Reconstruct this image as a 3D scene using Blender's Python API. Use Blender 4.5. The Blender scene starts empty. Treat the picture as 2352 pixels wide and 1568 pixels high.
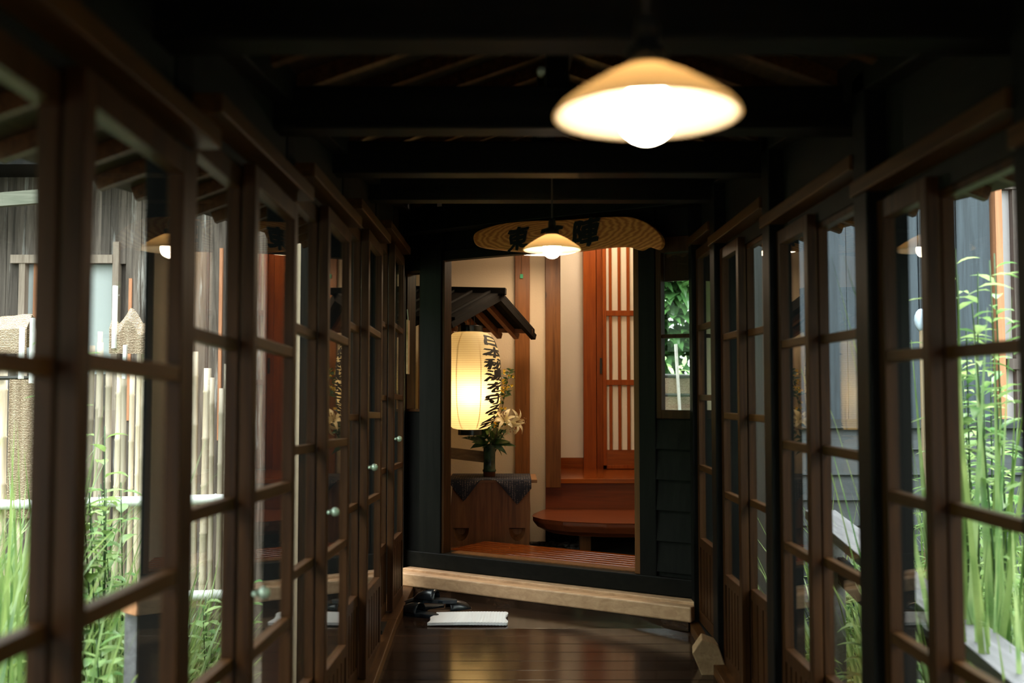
import bpy, bmesh, math, random
from mathutils import Vector, Matrix, noise
R = math.radians
S = bpy.context.scene
C = S.collection
# ------------------------------------------------------------ camera, world, exposure
F, CX, CY = 2287.0, 1176.0, 784.0
EYE = Vector((0, 0, 1.2)); PITCH = R(2.9)
cam = bpy.data.cameras.new('camera'); camo = bpy.data.objects.new('camera', cam); C.objects.link(camo)
camo.location = EYE; camo.rotation_euler = (R(90) + PITCH, 0, 0)
cam.sensor_width = 36; cam.lens = F / 2352 * 36; cam.clip_start = .05; cam.clip_end = 200
cam.dof.use_dof = True; cam.dof.focus_distance = 6.2; cam.dof.aperture_fstop = 2.0
S.camera = camo
w = bpy.data.worlds.new('overcast_sky'); S.world = w; w.use_nodes = True
wn = w.node_tree.nodes; bg = wn['Background']; bg.inputs[0].default_value = (.97, .99, 1, 1)
_n, _l = wn, w.node_tree.links                        # overcast sky: three times brighter overhead than at the horizon
_tc = _n.new('ShaderNodeTexCoord'); _sx = _n.new('ShaderNodeSeparateXYZ'); _l.new(_tc.outputs['Generated'], _sx.inputs[0])
_mr = _n.new('ShaderNodeMapRange'); _l.new(_sx.outputs['Z'], _mr.inputs[0]); _mr.inputs[3].default_value = 2.3; _mr.inputs[4].default_value = 8.5; _l.new(_mr.outputs[0], bg.inputs[1])
sun = bpy.data.lights.new('soft_sun', 'SUN'); suno = bpy.data.objects.new('soft_sun', sun); C.objects.link(suno)
sun.energy = 4.5; sun.angle = R(35); sun.color = (1, .98, .93); suno.rotation_euler = (R(-28), R(14), 0)
S.view_settings.view_transform = 'Standard'; S.view_settings.look = 'None'
S.view_settings.exposure = .55; S.view_settings.gamma = 1; S.view_settings.use_curve_mapping = False
cy = S.cycles
cy.max_bounces = 7; cy.diffuse_bounces = 3; cy.glossy_bounces = 4; cy.transmission_bounces = 4; cy.transparent_max_bounces = 24
cy.caustics_reflective = False; cy.caustics_refractive = False; cy.sample_clamp_indirect = 4
cy.use_denoising = True; cy.use_adaptive_sampling = True; cy.adaptive_threshold = .02

def at(px, py, Y):
    "point seen at a pixel of the 2352x1568 frame, Y metres down the corridor"
    a, b = (px - CX) / F, (CY - py) / F
    d = Vector((a, math.cos(PITCH) - b * math.sin(PITCH), math.sin(PITCH) + b * math.cos(PITCH)))
    return EYE + d * (Y / d.y)

# ------------------------------------------------------------ materials
def nmat(name):
    m = bpy.data.materials.new(name); m.use_nodes = True
    t = m.node_tree
    return m, t, t.nodes, t.links, t.nodes['Principled BSDF']
def plain(name, col, rough=.6, metal=0, spec=.5, bump=0, bscale=60, var=0):
    m, t, n, l, p = nmat(name)
    p.inputs['Base Color'].default_value = (*col, 1); p.inputs['Roughness'].default_value = rough
    p.inputs['Metallic'].default_value = metal; p.inputs['Specular IOR Level'].default_value = spec
    if bump or var:
        tc = n.new('ShaderNodeTexCoord'); nz = n.new('ShaderNodeTexNoise'); nz.inputs['Scale'].default_value = bscale
        nz.inputs['Detail'].default_value = 5; l.new(tc.outputs['Object'], nz.inputs['Vector'])
        if bump:
            b = n.new('ShaderNodeBump'); b.inputs['Strength'].default_value = bump; b.inputs['Distance'].default_value = .01
            l.new(nz.outputs[0], b.inputs['Height']); l.new(b.outputs[0], p.inputs['Normal'])
        if var:
            r = n.new('ShaderNodeValToRGB'); r.color_ramp.elements[0].position = .3; r.color_ramp.elements[1].position = .72
            r.color_ramp.elements[0].color = (*[c * (1 - var) for c in col], 1); r.color_ramp.elements[1].color = (*[min(1, c * (1 + var)) for c in col], 1)
            l.new(nz.outputs[0], r.inputs[0]); l.new(r.outputs[0], p.inputs['Base Color'])
    return m
def wood(name, c1, c2, rough=.5, axis='Z', sc=6, bump=.25, spec=.4, knots=0, worn=None, board=None):
    m, t, n, l, p = nmat(name)
    tc = n.new('ShaderNodeTexCoord'); mp = n.new('ShaderNodeMapping'); l.new(tc.outputs['Object'], mp.inputs[0])
    k = {'X': (.06, 1, 1), 'Y': (1, .06, 1), 'Z': (1, 1, .06)}[axis]
    mp.inputs['Scale'].default_value = k
    nz = n.new('ShaderNodeTexNoise'); nz.inputs['Scale'].default_value = sc * 7; nz.inputs['Detail'].default_value = 6
    nz.inputs['Roughness'].default_value = .62; nz.inputs['Distortion'].default_value = .6; l.new(mp.outputs[0], nz.inputs['Vector'])
    r = n.new('ShaderNodeValToRGB'); e = r.color_ramp.elements
    e[0].position = .3; e[0].color = (*c1, 1); e[1].position = .72; e[1].color = (*c2, 1)
    l.new(nz.outputs[0], r.inputs[0]); out = r.outputs[0]
    if worn:
        z2 = n.new('ShaderNodeTexNoise'); z2.inputs['Scale'].default_value = sc * 2.2; z2.inputs['Detail'].default_value = 8
        z2.inputs['Roughness'].default_value = .7; l.new(mp.outputs[0], z2.inputs['Vector'])
        r2 = n.new('ShaderNodeValToRGB'); r2.color_ramp.elements[0].position = worn[1]; r2.color_ramp.elements[1].position = worn[1] + .12
        r2.color_ramp.elements[0].color = (0, 0, 0, 1); r2.color_ramp.elements[1].color = (1, 1, 1, 1)
        l.new(z2.outputs[0], r2.inputs[0]); mx = n.new('ShaderNodeMixRGB'); mx.inputs[2].default_value = (*worn[0], 1)
        l.new(r2.outputs[0], mx.inputs[0]); l.new(out, mx.inputs[1]); out = mx.outputs[0]
    if board:            # each board of its own tone, (axis index, width)
        sx = n.new('ShaderNodeSeparateXYZ'); l.new(tc.outputs['Object'], sx.inputs[0])
        dv = n.new('ShaderNodeMath'); dv.operation = 'DIVIDE'; dv.inputs[1].default_value = board[1]; l.new(sx.outputs[board[0]], dv.inputs[0])
        fl = n.new('ShaderNodeMath'); fl.operation = 'FLOOR'; l.new(dv.outputs[0], fl.inputs[0])
        wn_ = n.new('ShaderNodeTexWhiteNoise'); wn_.noise_dimensions = '1D'; l.new(fl.outputs[0], wn_.inputs['W'])
        mr = n.new('ShaderNodeMapRange'); mr.inputs[3].default_value = .55; mr.inputs[4].default_value = 1.35; l.new(wn_.outputs[0], mr.inputs[0])
        hv = n.new('ShaderNodeHueSaturation'); l.new(out, hv.inputs['Color']); l.new(mr.outputs[0], hv.inputs['Value']); out = hv.outputs[0]
    if knots:
        v = n.new('ShaderNodeTexVoronoi'); v.inputs['Scale'].default_value = knots
        mp2 = n.new('ShaderNodeMapping'); mp2.inputs['Scale'].default_value = {'X': (.4, 1, 1), 'Y': (1, .4, 1), 'Z': (1, 1, .4)}[axis]
        l.new(tc.outputs['Object'], mp2.inputs[0]); l.new(mp2.outputs[0], v.inputs['Vector'])
        r3 = n.new('ShaderNodeValToRGB'); r3.color_ramp.elements[0].position = .06; r3.color_ramp.elements[1].position = .12
        r3.color_ramp.elements[0].color = (.18, .14, .1, 1); r3.color_ramp.elements[1].color = (1, 1, 1, 1); l.new(v.outputs['Distance'], r3.inputs[0])
        mx = n.new('ShaderNodeMixRGB'); mx.blend_type = 'MULTIPLY'; mx.inputs[0].default_value = 1; l.new(out, mx.inputs[1]); l.new(r3.outputs[0], mx.inputs[2]); out = mx.outputs[0]
    l.new(out, p.inputs['Base Color'])
    p.inputs['Roughness'].default_value = rough; p.inputs['Specular IOR Level'].default_value = spec
    if bump:
        b = n.new('ShaderNodeBump'); b.inputs['Strength'].default_value = bump; b.inputs['Distance'].default_value = .004
        l.new(nz.outputs[0], b.inputs['Height']); l.new(b.outputs[0], p.inputs['Normal'])
    return m
def glass(name, tint=(.93, .97, .95)):
    m, t, n, l, p = nmat(name); n.remove(p)
    g = n.new('ShaderNodeNewGeometry'); dt = n.new('ShaderNodeVectorMath'); dt.operation = 'DOT_PRODUCT'
    l.new(g.outputs['Normal'], dt.inputs[0]); l.new(g.outputs['Incoming'], dt.inputs[1])
    def mth(op, a, b=None):
        x = n.new('ShaderNodeMath'); x.operation = op
        for i, v in enumerate((a, b)):
            if v is None: continue
            if isinstance(v, (int, float)): x.inputs[i].default_value = v
            else: l.new(v, x.inputs[i])
        return x.outputs[0]
    c = mth('ABSOLUTE', dt.outputs['Value']); k = mth('POWER', mth('SUBTRACT', 1, c), 5); fr = mth('ADD', mth('MULTIPLY', k, .96), .04)
    tr = n.new('ShaderNodeBsdfTransparent'); tr.inputs[0].default_value = (*tint, 1)
    gl = n.new('ShaderNodeBsdfGlossy'); gl.inputs['Roughness'].default_value = 0.0
    mx = n.new('ShaderNodeMixShader'); l.new(fr, mx.inputs[0]); l.new(tr.outputs[0], mx.inputs[1]); l.new(gl.outputs[0], mx.inputs[2])
    l.new(mx.outputs[0], n['Material Output'].inputs[0]); return m
def emis(name, col, st):
    m, t, n, l, p = nmat(name)
    p.inputs['Base Color'].default_value = (.8, .8, .8, 1); p.inputs['Emission Color'].default_value = (*col, 1); p.inputs['Emission Strength'].default_value = st
    return m
def translucent(name, col, tcol, fac=.5, rough=.6, gloss=.04):
    m, t, n, l, p = nmat(name); n.remove(p)
    d = n.new('ShaderNodeBsdfDiffuse'); d.inputs[0].default_value = (*col, 1)
    tr = n.new('ShaderNodeBsdfTranslucent'); tr.inputs[0].default_value = (*tcol, 1)
    g = n.new('ShaderNodeBsdfGlossy'); g.inputs['Roughness'].default_value = rough * .5
    a = n.new('ShaderNodeMixShader'); a.inputs[0].default_value = fac; l.new(d.outputs[0], a.inputs[1]); l.new(tr.outputs[0], a.inputs[2])
    b = n.new('ShaderNodeMixShader'); b.inputs[0].default_value = gloss; l.new(a.outputs[0], b.inputs[1]); l.new(g.outputs[0], b.inputs[2])
    l.new(b.outputs[0], n['Material Output'].inputs[0]); return m
def leafmat(name, c1, c2, fac=.42, sc=9):
    m, t, n, l, p = nmat(name); n.remove(p)
    tc = n.new('ShaderNodeTexCoord'); nz = n.new('ShaderNodeTexNoise'); nz.inputs['Scale'].default_value = sc; nz.inputs['Detail'].default_value = 3
    l.new(tc.outputs['Object'], nz.inputs['Vector'])
    r = n.new('ShaderNodeValToRGB'); e = r.color_ramp.elements; e[0].position = .35; e[0].color = (*c1, 1); e[1].position = .65; e[1].color = (*c2, 1)
    l.new(nz.outputs[0], r.inputs[0])
    d = n.new('ShaderNodeBsdfDiffuse'); tr = n.new('ShaderNodeBsdfTranslucent'); g = n.new('ShaderNodeBsdfGlossy'); g.inputs['Roughness'].default_value = .35
    l.new(r.outputs[0], d.inputs[0]); hs = n.new('ShaderNodeHueSaturation'); hs.inputs['Value'].default_value = 1.25; hs.inputs['Hue'].default_value = .485
    l.new(r.outputs[0], hs.inputs['Color']); l.new(hs.outputs[0], tr.inputs[0])
    a = n.new('ShaderNodeMixShader'); a.inputs[0].default_value = fac; l.new(d.outputs[0], a.inputs[1]); l.new(tr.outputs[0], a.inputs[2])
    b = n.new('ShaderNodeMixShader'); b.inputs[0].default_value = .06; l.new(a.outputs[0], b.inputs[1]); l.new(g.outputs[0], b.inputs[2])
    l.new(b.outputs[0], n['Material Output'].inputs[0]); return m

M = {}
M['black'] = wood('black_stained_wood', (.003, .003, .003), (.009, .0085, .0075), .5, 'Z', 5, .2, .10)
M['blackX'] = wood('black_stained_beam', (.003, .003, .0025), (.009, .008, .006), .55, 'X', 5, .2, .10)
M['blackY'] = wood('black_stained_plate', (.005, .0045, .0035), (.013, .0115, .009), .6, 'Y', 5, .2, .15)
M['sash'] = wood('brown_sash_wood', (.018, .006, .0016), (.068, .025, .0065), .45, 'Z', 6, .15, .14)
M['sashY'] = wood('brown_rail_wood', (.034, .012, .003), (.11, .044, .012), .45, 'Y', 6, .15, .16)
M['roofb'] = wood('roof_boards', (.022, .011, .005), (.055, .028, .012), .7, 'Y', 5, .3, .2, board=(0, .12))
M['floor'] = wood('polished_dark_floorboards', (.022, .011, .006), (.06, .032, .018), .13, 'X', 4, .06, .9, board=(1, .115))
M['pale'] = wood('new_pale_cedar', (.46, .27, .14), (.66, .42, .24), .5, 'X', 5, .15, .4)
M['plaster'] = plain('cream_plaster', (.60, .48, .34), .9, bump=.15, bscale=90)
M['plasterw'] = plain('white_plaster', (.84, .80, .72), .9, bump=.1, bscale=90)
M['cedar'] = wood('cedar_post', (.12, .040, .008), (.25, .092, .020), .45, 'Z', 5, .2, .3, knots=7)
M['cedard'] = wood('darker_cedar_post', (.085, .030, .007), (.19, .072, .018), .45, 'Z', 5, .2, .3, knots=8)
M['red'] = wood('red_lacquered_cedar', (.20, .036, .004), (.34, .080, .010), .35, 'Z', 5, .12, .3, knots=6)
M['redX'] = wood('red_lacquered_boards', (.18, .036, .005), (.32, .078, .011), .16, 'X', 5, .08, .6)
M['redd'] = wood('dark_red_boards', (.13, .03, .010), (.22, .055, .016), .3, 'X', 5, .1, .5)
M['paper'] = plain('cream_shoji_paper', (.86, .80, .66), .9)
M['glass'] = glass('window_glass')
M['brass'] = plain('aged_metal', (.25, .22, .17), .4, .9)
M['latch'] = plain('pale_green_crystal', (.5, .62, .5), .15, .3)
M['dark'] = plain('dark_bakelite', (.012, .012, .011), .4)
M['cord'] = plain('dark_brown_cord', (.03, .018, .01), .7)
M['shade'] = translucent('milk_glass_shade', (.85, .76, .60), (1.0, .80, .52), .62, .3, .05)
M['bulb'] = emis('warm_bulb', (1, .82, .58), 58)
M['lbulb'] = emis('lantern_bulb', (1, .74, .42), 80)
M['rlamp'] = emis('ceiling_lamp_glow', (1, .76, .50), 19)
M['alamp'] = emis('alcove_lamp_glow', (1, .78, .54), 19)  # glow of the added light over the alcove
M['stone'] = plain('grey_pebble', (.09, .075, .06), .7, bump=.3, bscale=30, var=.4)
M['ground'] = plain('damp_soil', (.045, .035, .022), .95, bump=.5, bscale=12, var=.5)
M['earth'] = plain('dark_packed_earth', (.035, .025, .018), .9, bump=.3, bscale=20, var=.3)

# ------------------------------------------------------------ mesh helpers
OM = {}
class MB:
    def __init__(s): s.v = []; s.f = []
    def add(s, vs, fs):
        k = len(s.v); s.v += [Vector(v) for v in vs]; s.f += [tuple(i + k for i in f) for f in fs]; return s
    def box(s, x0, x1, y0, y1, z0, z1, fn=None):
        vs = [Vector((x, y, z)) for x in (x0, x1) for y in (y0, y1) for z in (z0, z1)]
        if fn: vs = [fn(v) for v in vs]
        return s.add(vs, [(0, 1, 3, 2), (4, 6, 7, 5), (0, 4, 5, 1), (2, 3, 7, 6), (0, 2, 6, 4), (1, 5, 7, 3)])
    def obox(s, mat, sx, sy, sz):
        return s.box(-sx / 2, sx / 2, -sy / 2, sy / 2, -sz / 2, sz / 2, lambda v: mat @ v)
    def bar(s, a, b, wd, ht, up=(0, 0, 1)):
        a, b = Vector(a), Vector(b); d = (b - a); L = d.length; d.normalize(); u = Vector(up)
        sd = d.cross(u)
        if sd.length < 1e-4: sd = d.cross(Vector((0, 1, 0)))
        sd.normalize(); u = sd.cross(d)
        m = Matrix((sd, d, u)).transposed().to_4x4(); m.translation = (a + b) / 2
        return s.obox(m, wd, L, ht)
    def prism(s, pts, ext):
        n = len(pts); e = Vector(ext); vs = [Vector(p) for p in pts]; vs += [p + e for p in vs]
        return s.add(vs, [tuple(range(n)), tuple(range(2 * n - 1, n - 1, -1))] + [(i, i + n, (i + 1) % n + n, (i + 1) % n) for i in range(n)])
    def tube(s, pts, rad, n=8, cap=True):
        pts = [Vector(p) for p in pts]; m = len(pts)
        if not hasattr(rad, '__len__'): rad = [rad] * m
        k0 = len(s.v); ref = None
        for i, p in enumerate(pts):
            d = (pts[min(i + 1, m - 1)] - pts[max(i - 1, 0)]).normalized()
            if ref is None: ref = d.orthogonal().normalized()
            ref = (ref - d * ref.dot(d)).normalized(); b = d.cross(ref)
            for j in range(n):
                a = 2 * math.pi * j / n; s.v.append(p + (ref * math.cos(a) + b * math.sin(a)) * rad[i])
        for i in range(m - 1):
            for j in range(n):
                a, b = k0 + i * n + j, k0 + i * n + (j + 1) % n; s.f.append((a, b, b + n, a + n))
        if cap: s.f.append(tuple(range(k0 + n - 1, k0 - 1, -1))); s.f.append(tuple(k0 + (m - 1) * n + j for j in range(n)))
        return s
    def lathe(s, prof, c=(0, 0, 0), n=32, closed=False):
        c = Vector(c); k0 = len(s.v); m = len(prof)
        for r, z in prof:
            for j in range(n):
                a = 2 * math.pi * j / n; s.v.append(c + Vector((r * math.cos(a), r * math.sin(a), z)))
        for i in range(m if closed else m - 1):
            for j in range(n):
                a, b = k0 + i * n + j, k0 + i * n + (j + 1) % n; i2 = ((i + 1) % m - i) * n
                s.f.append((a, b, b + i2, a + i2))
        return s
    def ball(s, c, r, n=12, sc=(1, 1, 1), jig=0):
        pr = []; k0 = len(s.v)
        for i in range(n // 2 + 1):
            a = math.pi * i / (n // 2); pr.append((max(r * math.sin(a), 1e-4), -r * math.cos(a)))
        s.lathe(pr, (0, 0, 0), n); c = Vector(c)
        for i in range(k0, len(s.v)):
            v = s.v[i]; q = 1 + (noise.noise(v * 9 / r * .3 + c * 13) * jig if jig else 0); s.v[i] = Vector((v.x * sc[0], v.y * sc[1], v.z * sc[2])) * q + c
        return s
    def blade(s, base, dr, L, wd, droop=.5, seg=5, fold=.0, side=None):
        "a tapering grass blade / leaf"
        p = Vector(base); d = Vector(dr).normalized(); sd = Vector(side) if side else d.cross(Vector((0, 0, 1)))
        if sd.length < .05: sd = Vector((random.uniform(-1, 1), random.uniform(-1, 1), 0))
        sd.normalize(); k = len(s.v); st = L / seg
        for i in range(seg + 1):
            t = i / seg; ww = wd * (math.sin(math.pi * min(1, t * .8 + .2)) if fold >= 0 else 1) * .5
            nn = sd.cross(d)
            if i == seg: ww = wd * .02
            s.v += [p - sd * ww, p + nn * (-abs(fold) * ww), p + sd * ww]
            p = p + d * st; d = (d + Vector((0, 0, -droop / seg * (.4 + 1.4 * t)))).normalized()
        for i in range(seg):
            a = k + 3 * i; s.f += [(a, a + 1, a + 4, a + 3), (a + 1, a + 2, a + 5, a + 4)]
        return s
    def leaf(s, base, dr, L, wd, droop=.6, seg=4, nrm=None):
        p = Vector(base); d = Vector(dr).normalized(); sd = d.cross(nrm or Vector((0, 0, 1)))
        if sd.length < .05: sd = Vector((1, 0, 0))
        sd.normalize(); k = len(s.v); st = L / seg
        for i in range(seg + 1):
            t = i / seg; ww = wd * .5 * (math.sin(math.pi * (t ** .75)) if 0 < t < 1 else .03)
            nn = sd.cross(d); s.v += [p - sd * ww + nn * ww * .25, Vector(p), p + sd * ww + nn * ww * .25]
            p = p + d * st; d = (d + Vector((0, 0, -droop / seg))).normalized()
        for i in range(seg):
            a = k + 3 * i; s.f += [(a, a + 1, a + 4, a + 3), (a + 1, a + 2, a + 5, a + 4)]
        return s
    def build(s, name, mat, parent=None, smooth=False, bevel=0, solid=0):
        W = OM.get(parent.name, Matrix()) if parent else Matrix()
        inv = W.inverted(); me = bpy.data.meshes.new(name)
        me.from_pydata([tuple(inv @ v) for v in s.v], [], s.f); me.update()
        me.materials.append(mat)
        if smooth:
            for p in me.polygons: p.use_smooth = True
        o = bpy.data.objects.new(name, me); C.objects.link(o)
        if parent: o.parent = parent
        OM[o.name] = W
        if solid:
            q = o.modifiers.new('solidify', 'SOLIDIFY'); q.thickness = solid; q.offset = 0
        if bevel:
            q = o.modifiers.new('bevel', 'BEVEL'); q.width = bevel; q.segments = 2; q.limit_method = 'ANGLE'
        return o
def thing(name, label, cat, loc=(0, 0, 0), group=None, rz=0):
    o = bpy.data.objects.new(name, None); C.objects.link(o); o.location = loc; o.rotation_euler = (0, 0, rz); o.empty_display_size = .1
    OM[o.name] = Matrix.Translation(Vector(loc)) @ Matrix.Rotation(rz, 4, 'Z'); return tag(o, label, cat, group)
def tag(o, label=None, cat=None, group=None, kind=None):
    if label: o['label'] = label
    if cat: o['category'] = cat
    if group: o['group'] = group
    if kind: o['kind'] = kind
    return o
def fixn(o):
    bm = bmesh.new(); bm.from_mesh(o.data); bmesh.ops.recalc_face_normals(bm, faces=bm.faces); bm.to_mesh(o.data); bm.free(); return o
def struct(o, label=None): return tag(o, label, None, None, 'structure')
def copy_tree(o, parent=None, name=None):
    c = o.copy(); C.objects.link(c); c.parent = parent; OM[c.name] = OM[o.name]
    for ch in [x for x in bpy.data.objects if x.parent == o]: copy_tree(ch, c)
    return c

# ------------------------------------------------------------ corridor shell
XL, XR, XM = -.66, .972, .17
def PY(k, sx=-1):                                     # post positions; the right wall is spaced a little unevenly
    return {0: 1.02, 1: 1.985, 2: 2.95, 3: 3.91, 4: 4.86, 5: 5.82}.get(k, 1.02 + .955 * k) if sx < 0 else {1: 1.765, 2: 2.62, 3: 3.60, 4: 4.57, 5: 5.13}.get(k, 1.745 + .9 * (k - 1))
def ramp(y): return -.09 * max(0, 5.13 - y)           # floor height: level landing, then a ramp down to the viewer
RS = .085
def roofz(x, y): return 2.30 + RS * (y - 1.85) - .36 * abs(x - XM)
YB = -1.85
KS = range(-3, 5)
PH = {-1: .38, 1: .352}                                # pane height, left and right windows

b = MB()
for x0, x1 in ((XL - .06, XR + .06),):
    b.box(x0, x1, 5.13, 6.9, -.05, 0)
    y = 5.13
    i = 0
    while y > YB:
        y2 = y - .115
        b.box(x0, x1, y2 + .0025, y, -.04, 0, lambda v: Vector((v.x, v.y, v.z + ramp(v.y)))); y = y2
struct(b.build('floor', M['floor'], bevel=.0015), 'dark polished floorboards of the passage, sloping up to the doorway')

def wall_end_pt(X, dn, z): return Vector((X + .527 * dn, 5.78 - .62 * X + .85 * dn, z))
def ebox(b, X0, X1, d0, d1, z0, z1): return b.box(X0, X1, d0, d1, z0, z1, lambda v: wall_end_pt(v.x, v.y, v.z))

tn = [0]
def trim(o, label=None):
    tn[0] += 1; o.name = 'trim_%d' % tn[0]; return struct(o, label)
for sx, X, nm in ((-1, XL, 'left'), (1, XR, 'right')):
    yend = 6.14 if sx < 0 else 5.16
    fx = lambda a: X + sx * a                         # a > 0 is outwards
    def B(bb, a0, a1, y0, y1, z0, z1, slope=0):
        xs = sorted((fx(a0), fx(a1)))
        return bb.box(xs[0], xs[1], y0, y1, z0, z1, (lambda v: Vector((v.x, v.y, v.z + slope * v.y))) if slope else None)
    # posts
    for k in list(KS) + ([5] if sx < 0 else []):
        y = PY(k, sx); b = MB(); B(b, .0 if sx < 0 else -.05, .06, y - .05, y + .05, ramp(y) - .04, 1.98 + RS * (y - 1.85))
        trim(b.build('trim', M['black'], bevel=.004), 'black square post of the %s window wall' % nm)
    # sloping sill board
    b = MB(); prev = None
    ys = [YB, 5.13, yend]
    for y0, y1 in zip(ys, ys[1:]):
        xs = sorted((fx(-.075), fx(.07)))
        b.box(xs[0], xs[1], y0, y1, -.03, .045, lambda v: Vector((v.x, v.y, v.z + ramp(v.y))))
    struct(b.build('baseboard_' + nm, M['sashY'], bevel=.004), 'brown sill board along the foot of the %s windows' % nm)
    # wall above and between
    b = MB()
    for k in list(KS):
        r2 = .86 + .078 * k; y0, y1 = PY(k, sx), min(PY(k + 1, sx), yend)
        B(b, .005, .025, y0, y1, r2 + 2 * PH[sx] + .02, 2.05 + RS * (y0 - 1.85))
        B(b, -.03, .03, y0 + .04, y1 - .04, ramp(y0) - .02, r2 - 1.13)
    if sx < 0: B(b, -.0, .06, 5.53, 6.24, 1.95, 2.5).box(XL - .06, XL, 6.1, 6.26, -.1, 2.4)
    struct(b.build('wall_' + nm, M['blackY']), 'dark boarded wall above the %s row of windows' % nm)
    b = MB(); B(b, -.05, .05, YB, yend, 1.93 - RS * 1.85, 2.045 - RS * 1.85, RS)
    trim(b.build('trim', M['blackY'], bevel=.004), 'dark plate beam on top of the %s window wall' % nm)
    # lintel track of each bay
    for k in KS:
        r2 = .86 + .078 * k; b = MB(); B(b, -.06, .045, PY(k, sx) + .05, min(PY(k + 1, sx) + .05, yend), r2 + 2 * PH[sx] + .08, r2 + 2 * PH[sx] + .122)
        trim(b.build('trim', M['sashY'], bevel=.003), 'brown lintel over one bay of the %s windows' % nm)
# cross beams with king posts
for k in range(-2, 5):
    y = .945 + .92 * k; z = 1.777 + .078 * k; b = MB()
    xr = XR + .03
    b.box(XL - .03, xr, y - .05, y + .05, z, z + .12)
    o = trim(b.build('trim', M['blackX'], bevel=.006), 'black cross beam spanning the passage under the roof')
    b = MB().box(XM - .075, XM - .01, y - .03, y + .03, z + .12, roofz(XM, y) - .05); b.build('king_post', M['black'], o, bevel=.003)
    b = MB().tube([(XM - .09, y - .06, z + .15), (XM - .09, y - .09, z + .15)], .012, 10); b.build('insulator', M['latch'], o, smooth=True)
# one more beam against the end wall
b = MB(); ebox(b, -.66, .98, -.16, -.06, 2.16, 2.3); trim(b.build('trim', M['blackX'], bevel=.006), 'black beam in front of the end wall above the name board')
# roof
b = MB()
for sx, xe in ((-1, XM - 1.5), (1, XM + 1.5)):
    for y0, y1 in ((YB, 6.6),):
        pts = [(XM, y0), (xe, y0), (xe, y1), (XM, y1)]
        lo = [Vector((x, y, roofz(x, y))) for x, y in pts]
        if sx > 0: lo = lo[::-1]
        b.prism(lo, (0, 0, .03))
roof = struct(b.build('ceiling', M['roofb']), 'dark boarded underside of the gabled roof')
y = YB + .1
while y < 6.4:
    for xe in (XM - 1.47, XM + 1.47):
        MB().bar((XM, y, roofz(XM, y) - .024), (xe, y, roofz(xe, y) - .024), .036, .045).build('rafter', M['sashY'], roof)
    y += .303
MB().bar((XM, YB, roofz(XM, YB) - .06), (XM, 6.5, roofz(XM, 6.5) - .06), .07, .07).build('ridge_beam', M['blackY'], roof)
b = MB().box(XL - .05, XR + .05, YB - .05, YB, -.9, 2.4); struct(b.build('wall_rear', M['black']), 'dark end of the passage behind the viewer')  # added behind the camera, keeps daylight out of the open end

# ------------------------------------------------------------ windows: two sliding sashes per bay
def sash(parent, X, y0, y1, r2, sx, slats=True):
    t = .016; x0, x1 = X - t, X + t; st = .042
    ph = PH[sx]; zb, zt = r2 - 1.125, r2 + 2 * ph + .052; zk = r2 - 2 * ph; b = MB()
    b.box(x0, x1, y0, y0 + st, zb, zt).box(x0, x1, y1 - st, y1, zb, zt)
    b.box(x0, x1, y0 + st, y1 - st, zt - .05, zt).box(x0, x1, y0 + st, y1 - st, zb, zb + .06).box(x0, x1, y0 + st, y1 - st, zk - .045, zk)
    fr = b.build('sash', M['sash'], parent, bevel=.002)
    for j in (-1, 0, 1):
        MB().box(X - .014, X + .014, y0 + st, y1 - st, r2 + ph * j - .014, r2 + ph * j + .014).build('muntin', M['sashY'], fr, bevel=.002)
    MB().box(X - .0015, X + .0015, y0 + st - .004, y1 - st + .004, zk - .003, zt - .046).build('glass', M['glass'], fr)
    b = MB().box(X - .004, X + .004, y0 + st, y1 - st, zb + .06, zk - .045)
    n = 5; wy = (y1 - y0 - 2 * st) / n
    for i in range(n): b.box(X - .011, X + .011, y0 + st + i * wy + .008, y0 + st + (i + 1) * wy - .008, zb + .06, zk - .045)
    pn = b.build('panel', M['sash'], fr)
    if sx < 0:                                        # the old left sashes sag a little towards the far end
        ym = (y0 + y1) / 2; wy_ = OM[parent.name].translation.y
        for o in [fr] + [c for c in bpy.data.objects if c.parent == fr]:
            for v in o.data.vertices: v.co.z -= .028 * (v.co.y + wy_ - ym)
    return fr
wnum = [0]
def window(label, loc):
    wnum[0] += 1; o = bpy.data.objects.new('window_%d' % wnum[0], None); C.objects.link(o); o.location = loc
    OM[o.name] = Matrix.Translation(Vector(loc)); return struct(o, label)
for sx, X, nm in ((-1, XL, 'left'), (1, XR, 'right')):
    for k in range(-2, 5):
        r2 = .86 + .078 * k; y0 = PY(k, sx) + .05; y1 = PY(k + 1, sx) - .05
        if k == 4 and sx > 0:
            w_ = window('single narrow sliding window at the far end of the right wall', (X, y0 + .2, r2 - 1.13)); sash(w_, X - .012, y0, 5.09, r2, sx); continue
        w_ = window('pair of four-pane sliding windows with slatted foot in the %s wall' % nm, (X, (y0 + y1) / 2, r2 - 1.13))
        if sx < 0:
            ym = (y0 + y1) / 2 - .045; sash(w_, X - .018, y0, ym + .021, r2, sx); f2 = sash(w_, X + .020, ym - .021, y1 - .015, r2, sx)
        else:
            ym = (y0 + y1) / 2 + .09; sash(w_, X + .028, y0, ym + .021, r2, sx); f2 = sash(w_, X - .008, ym - .021, y1, r2, sx)
        if sx < 0:
            b = MB(); c = Vector((X + .055, ym, r2 - .22)); b.tube([c - Vector((.02, 0, 0)), c + Vector((.0, 0, 0))], .008, 8)
            b.ball(c + Vector((.008, 0, 0)), .016, 10); b.tube([c + Vector((-.01, -.02, 0)), c + Vector((-.01, .02, 0))], .006, 8)
            b.build('latch', M['latch'], f2, smooth=True)
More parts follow.
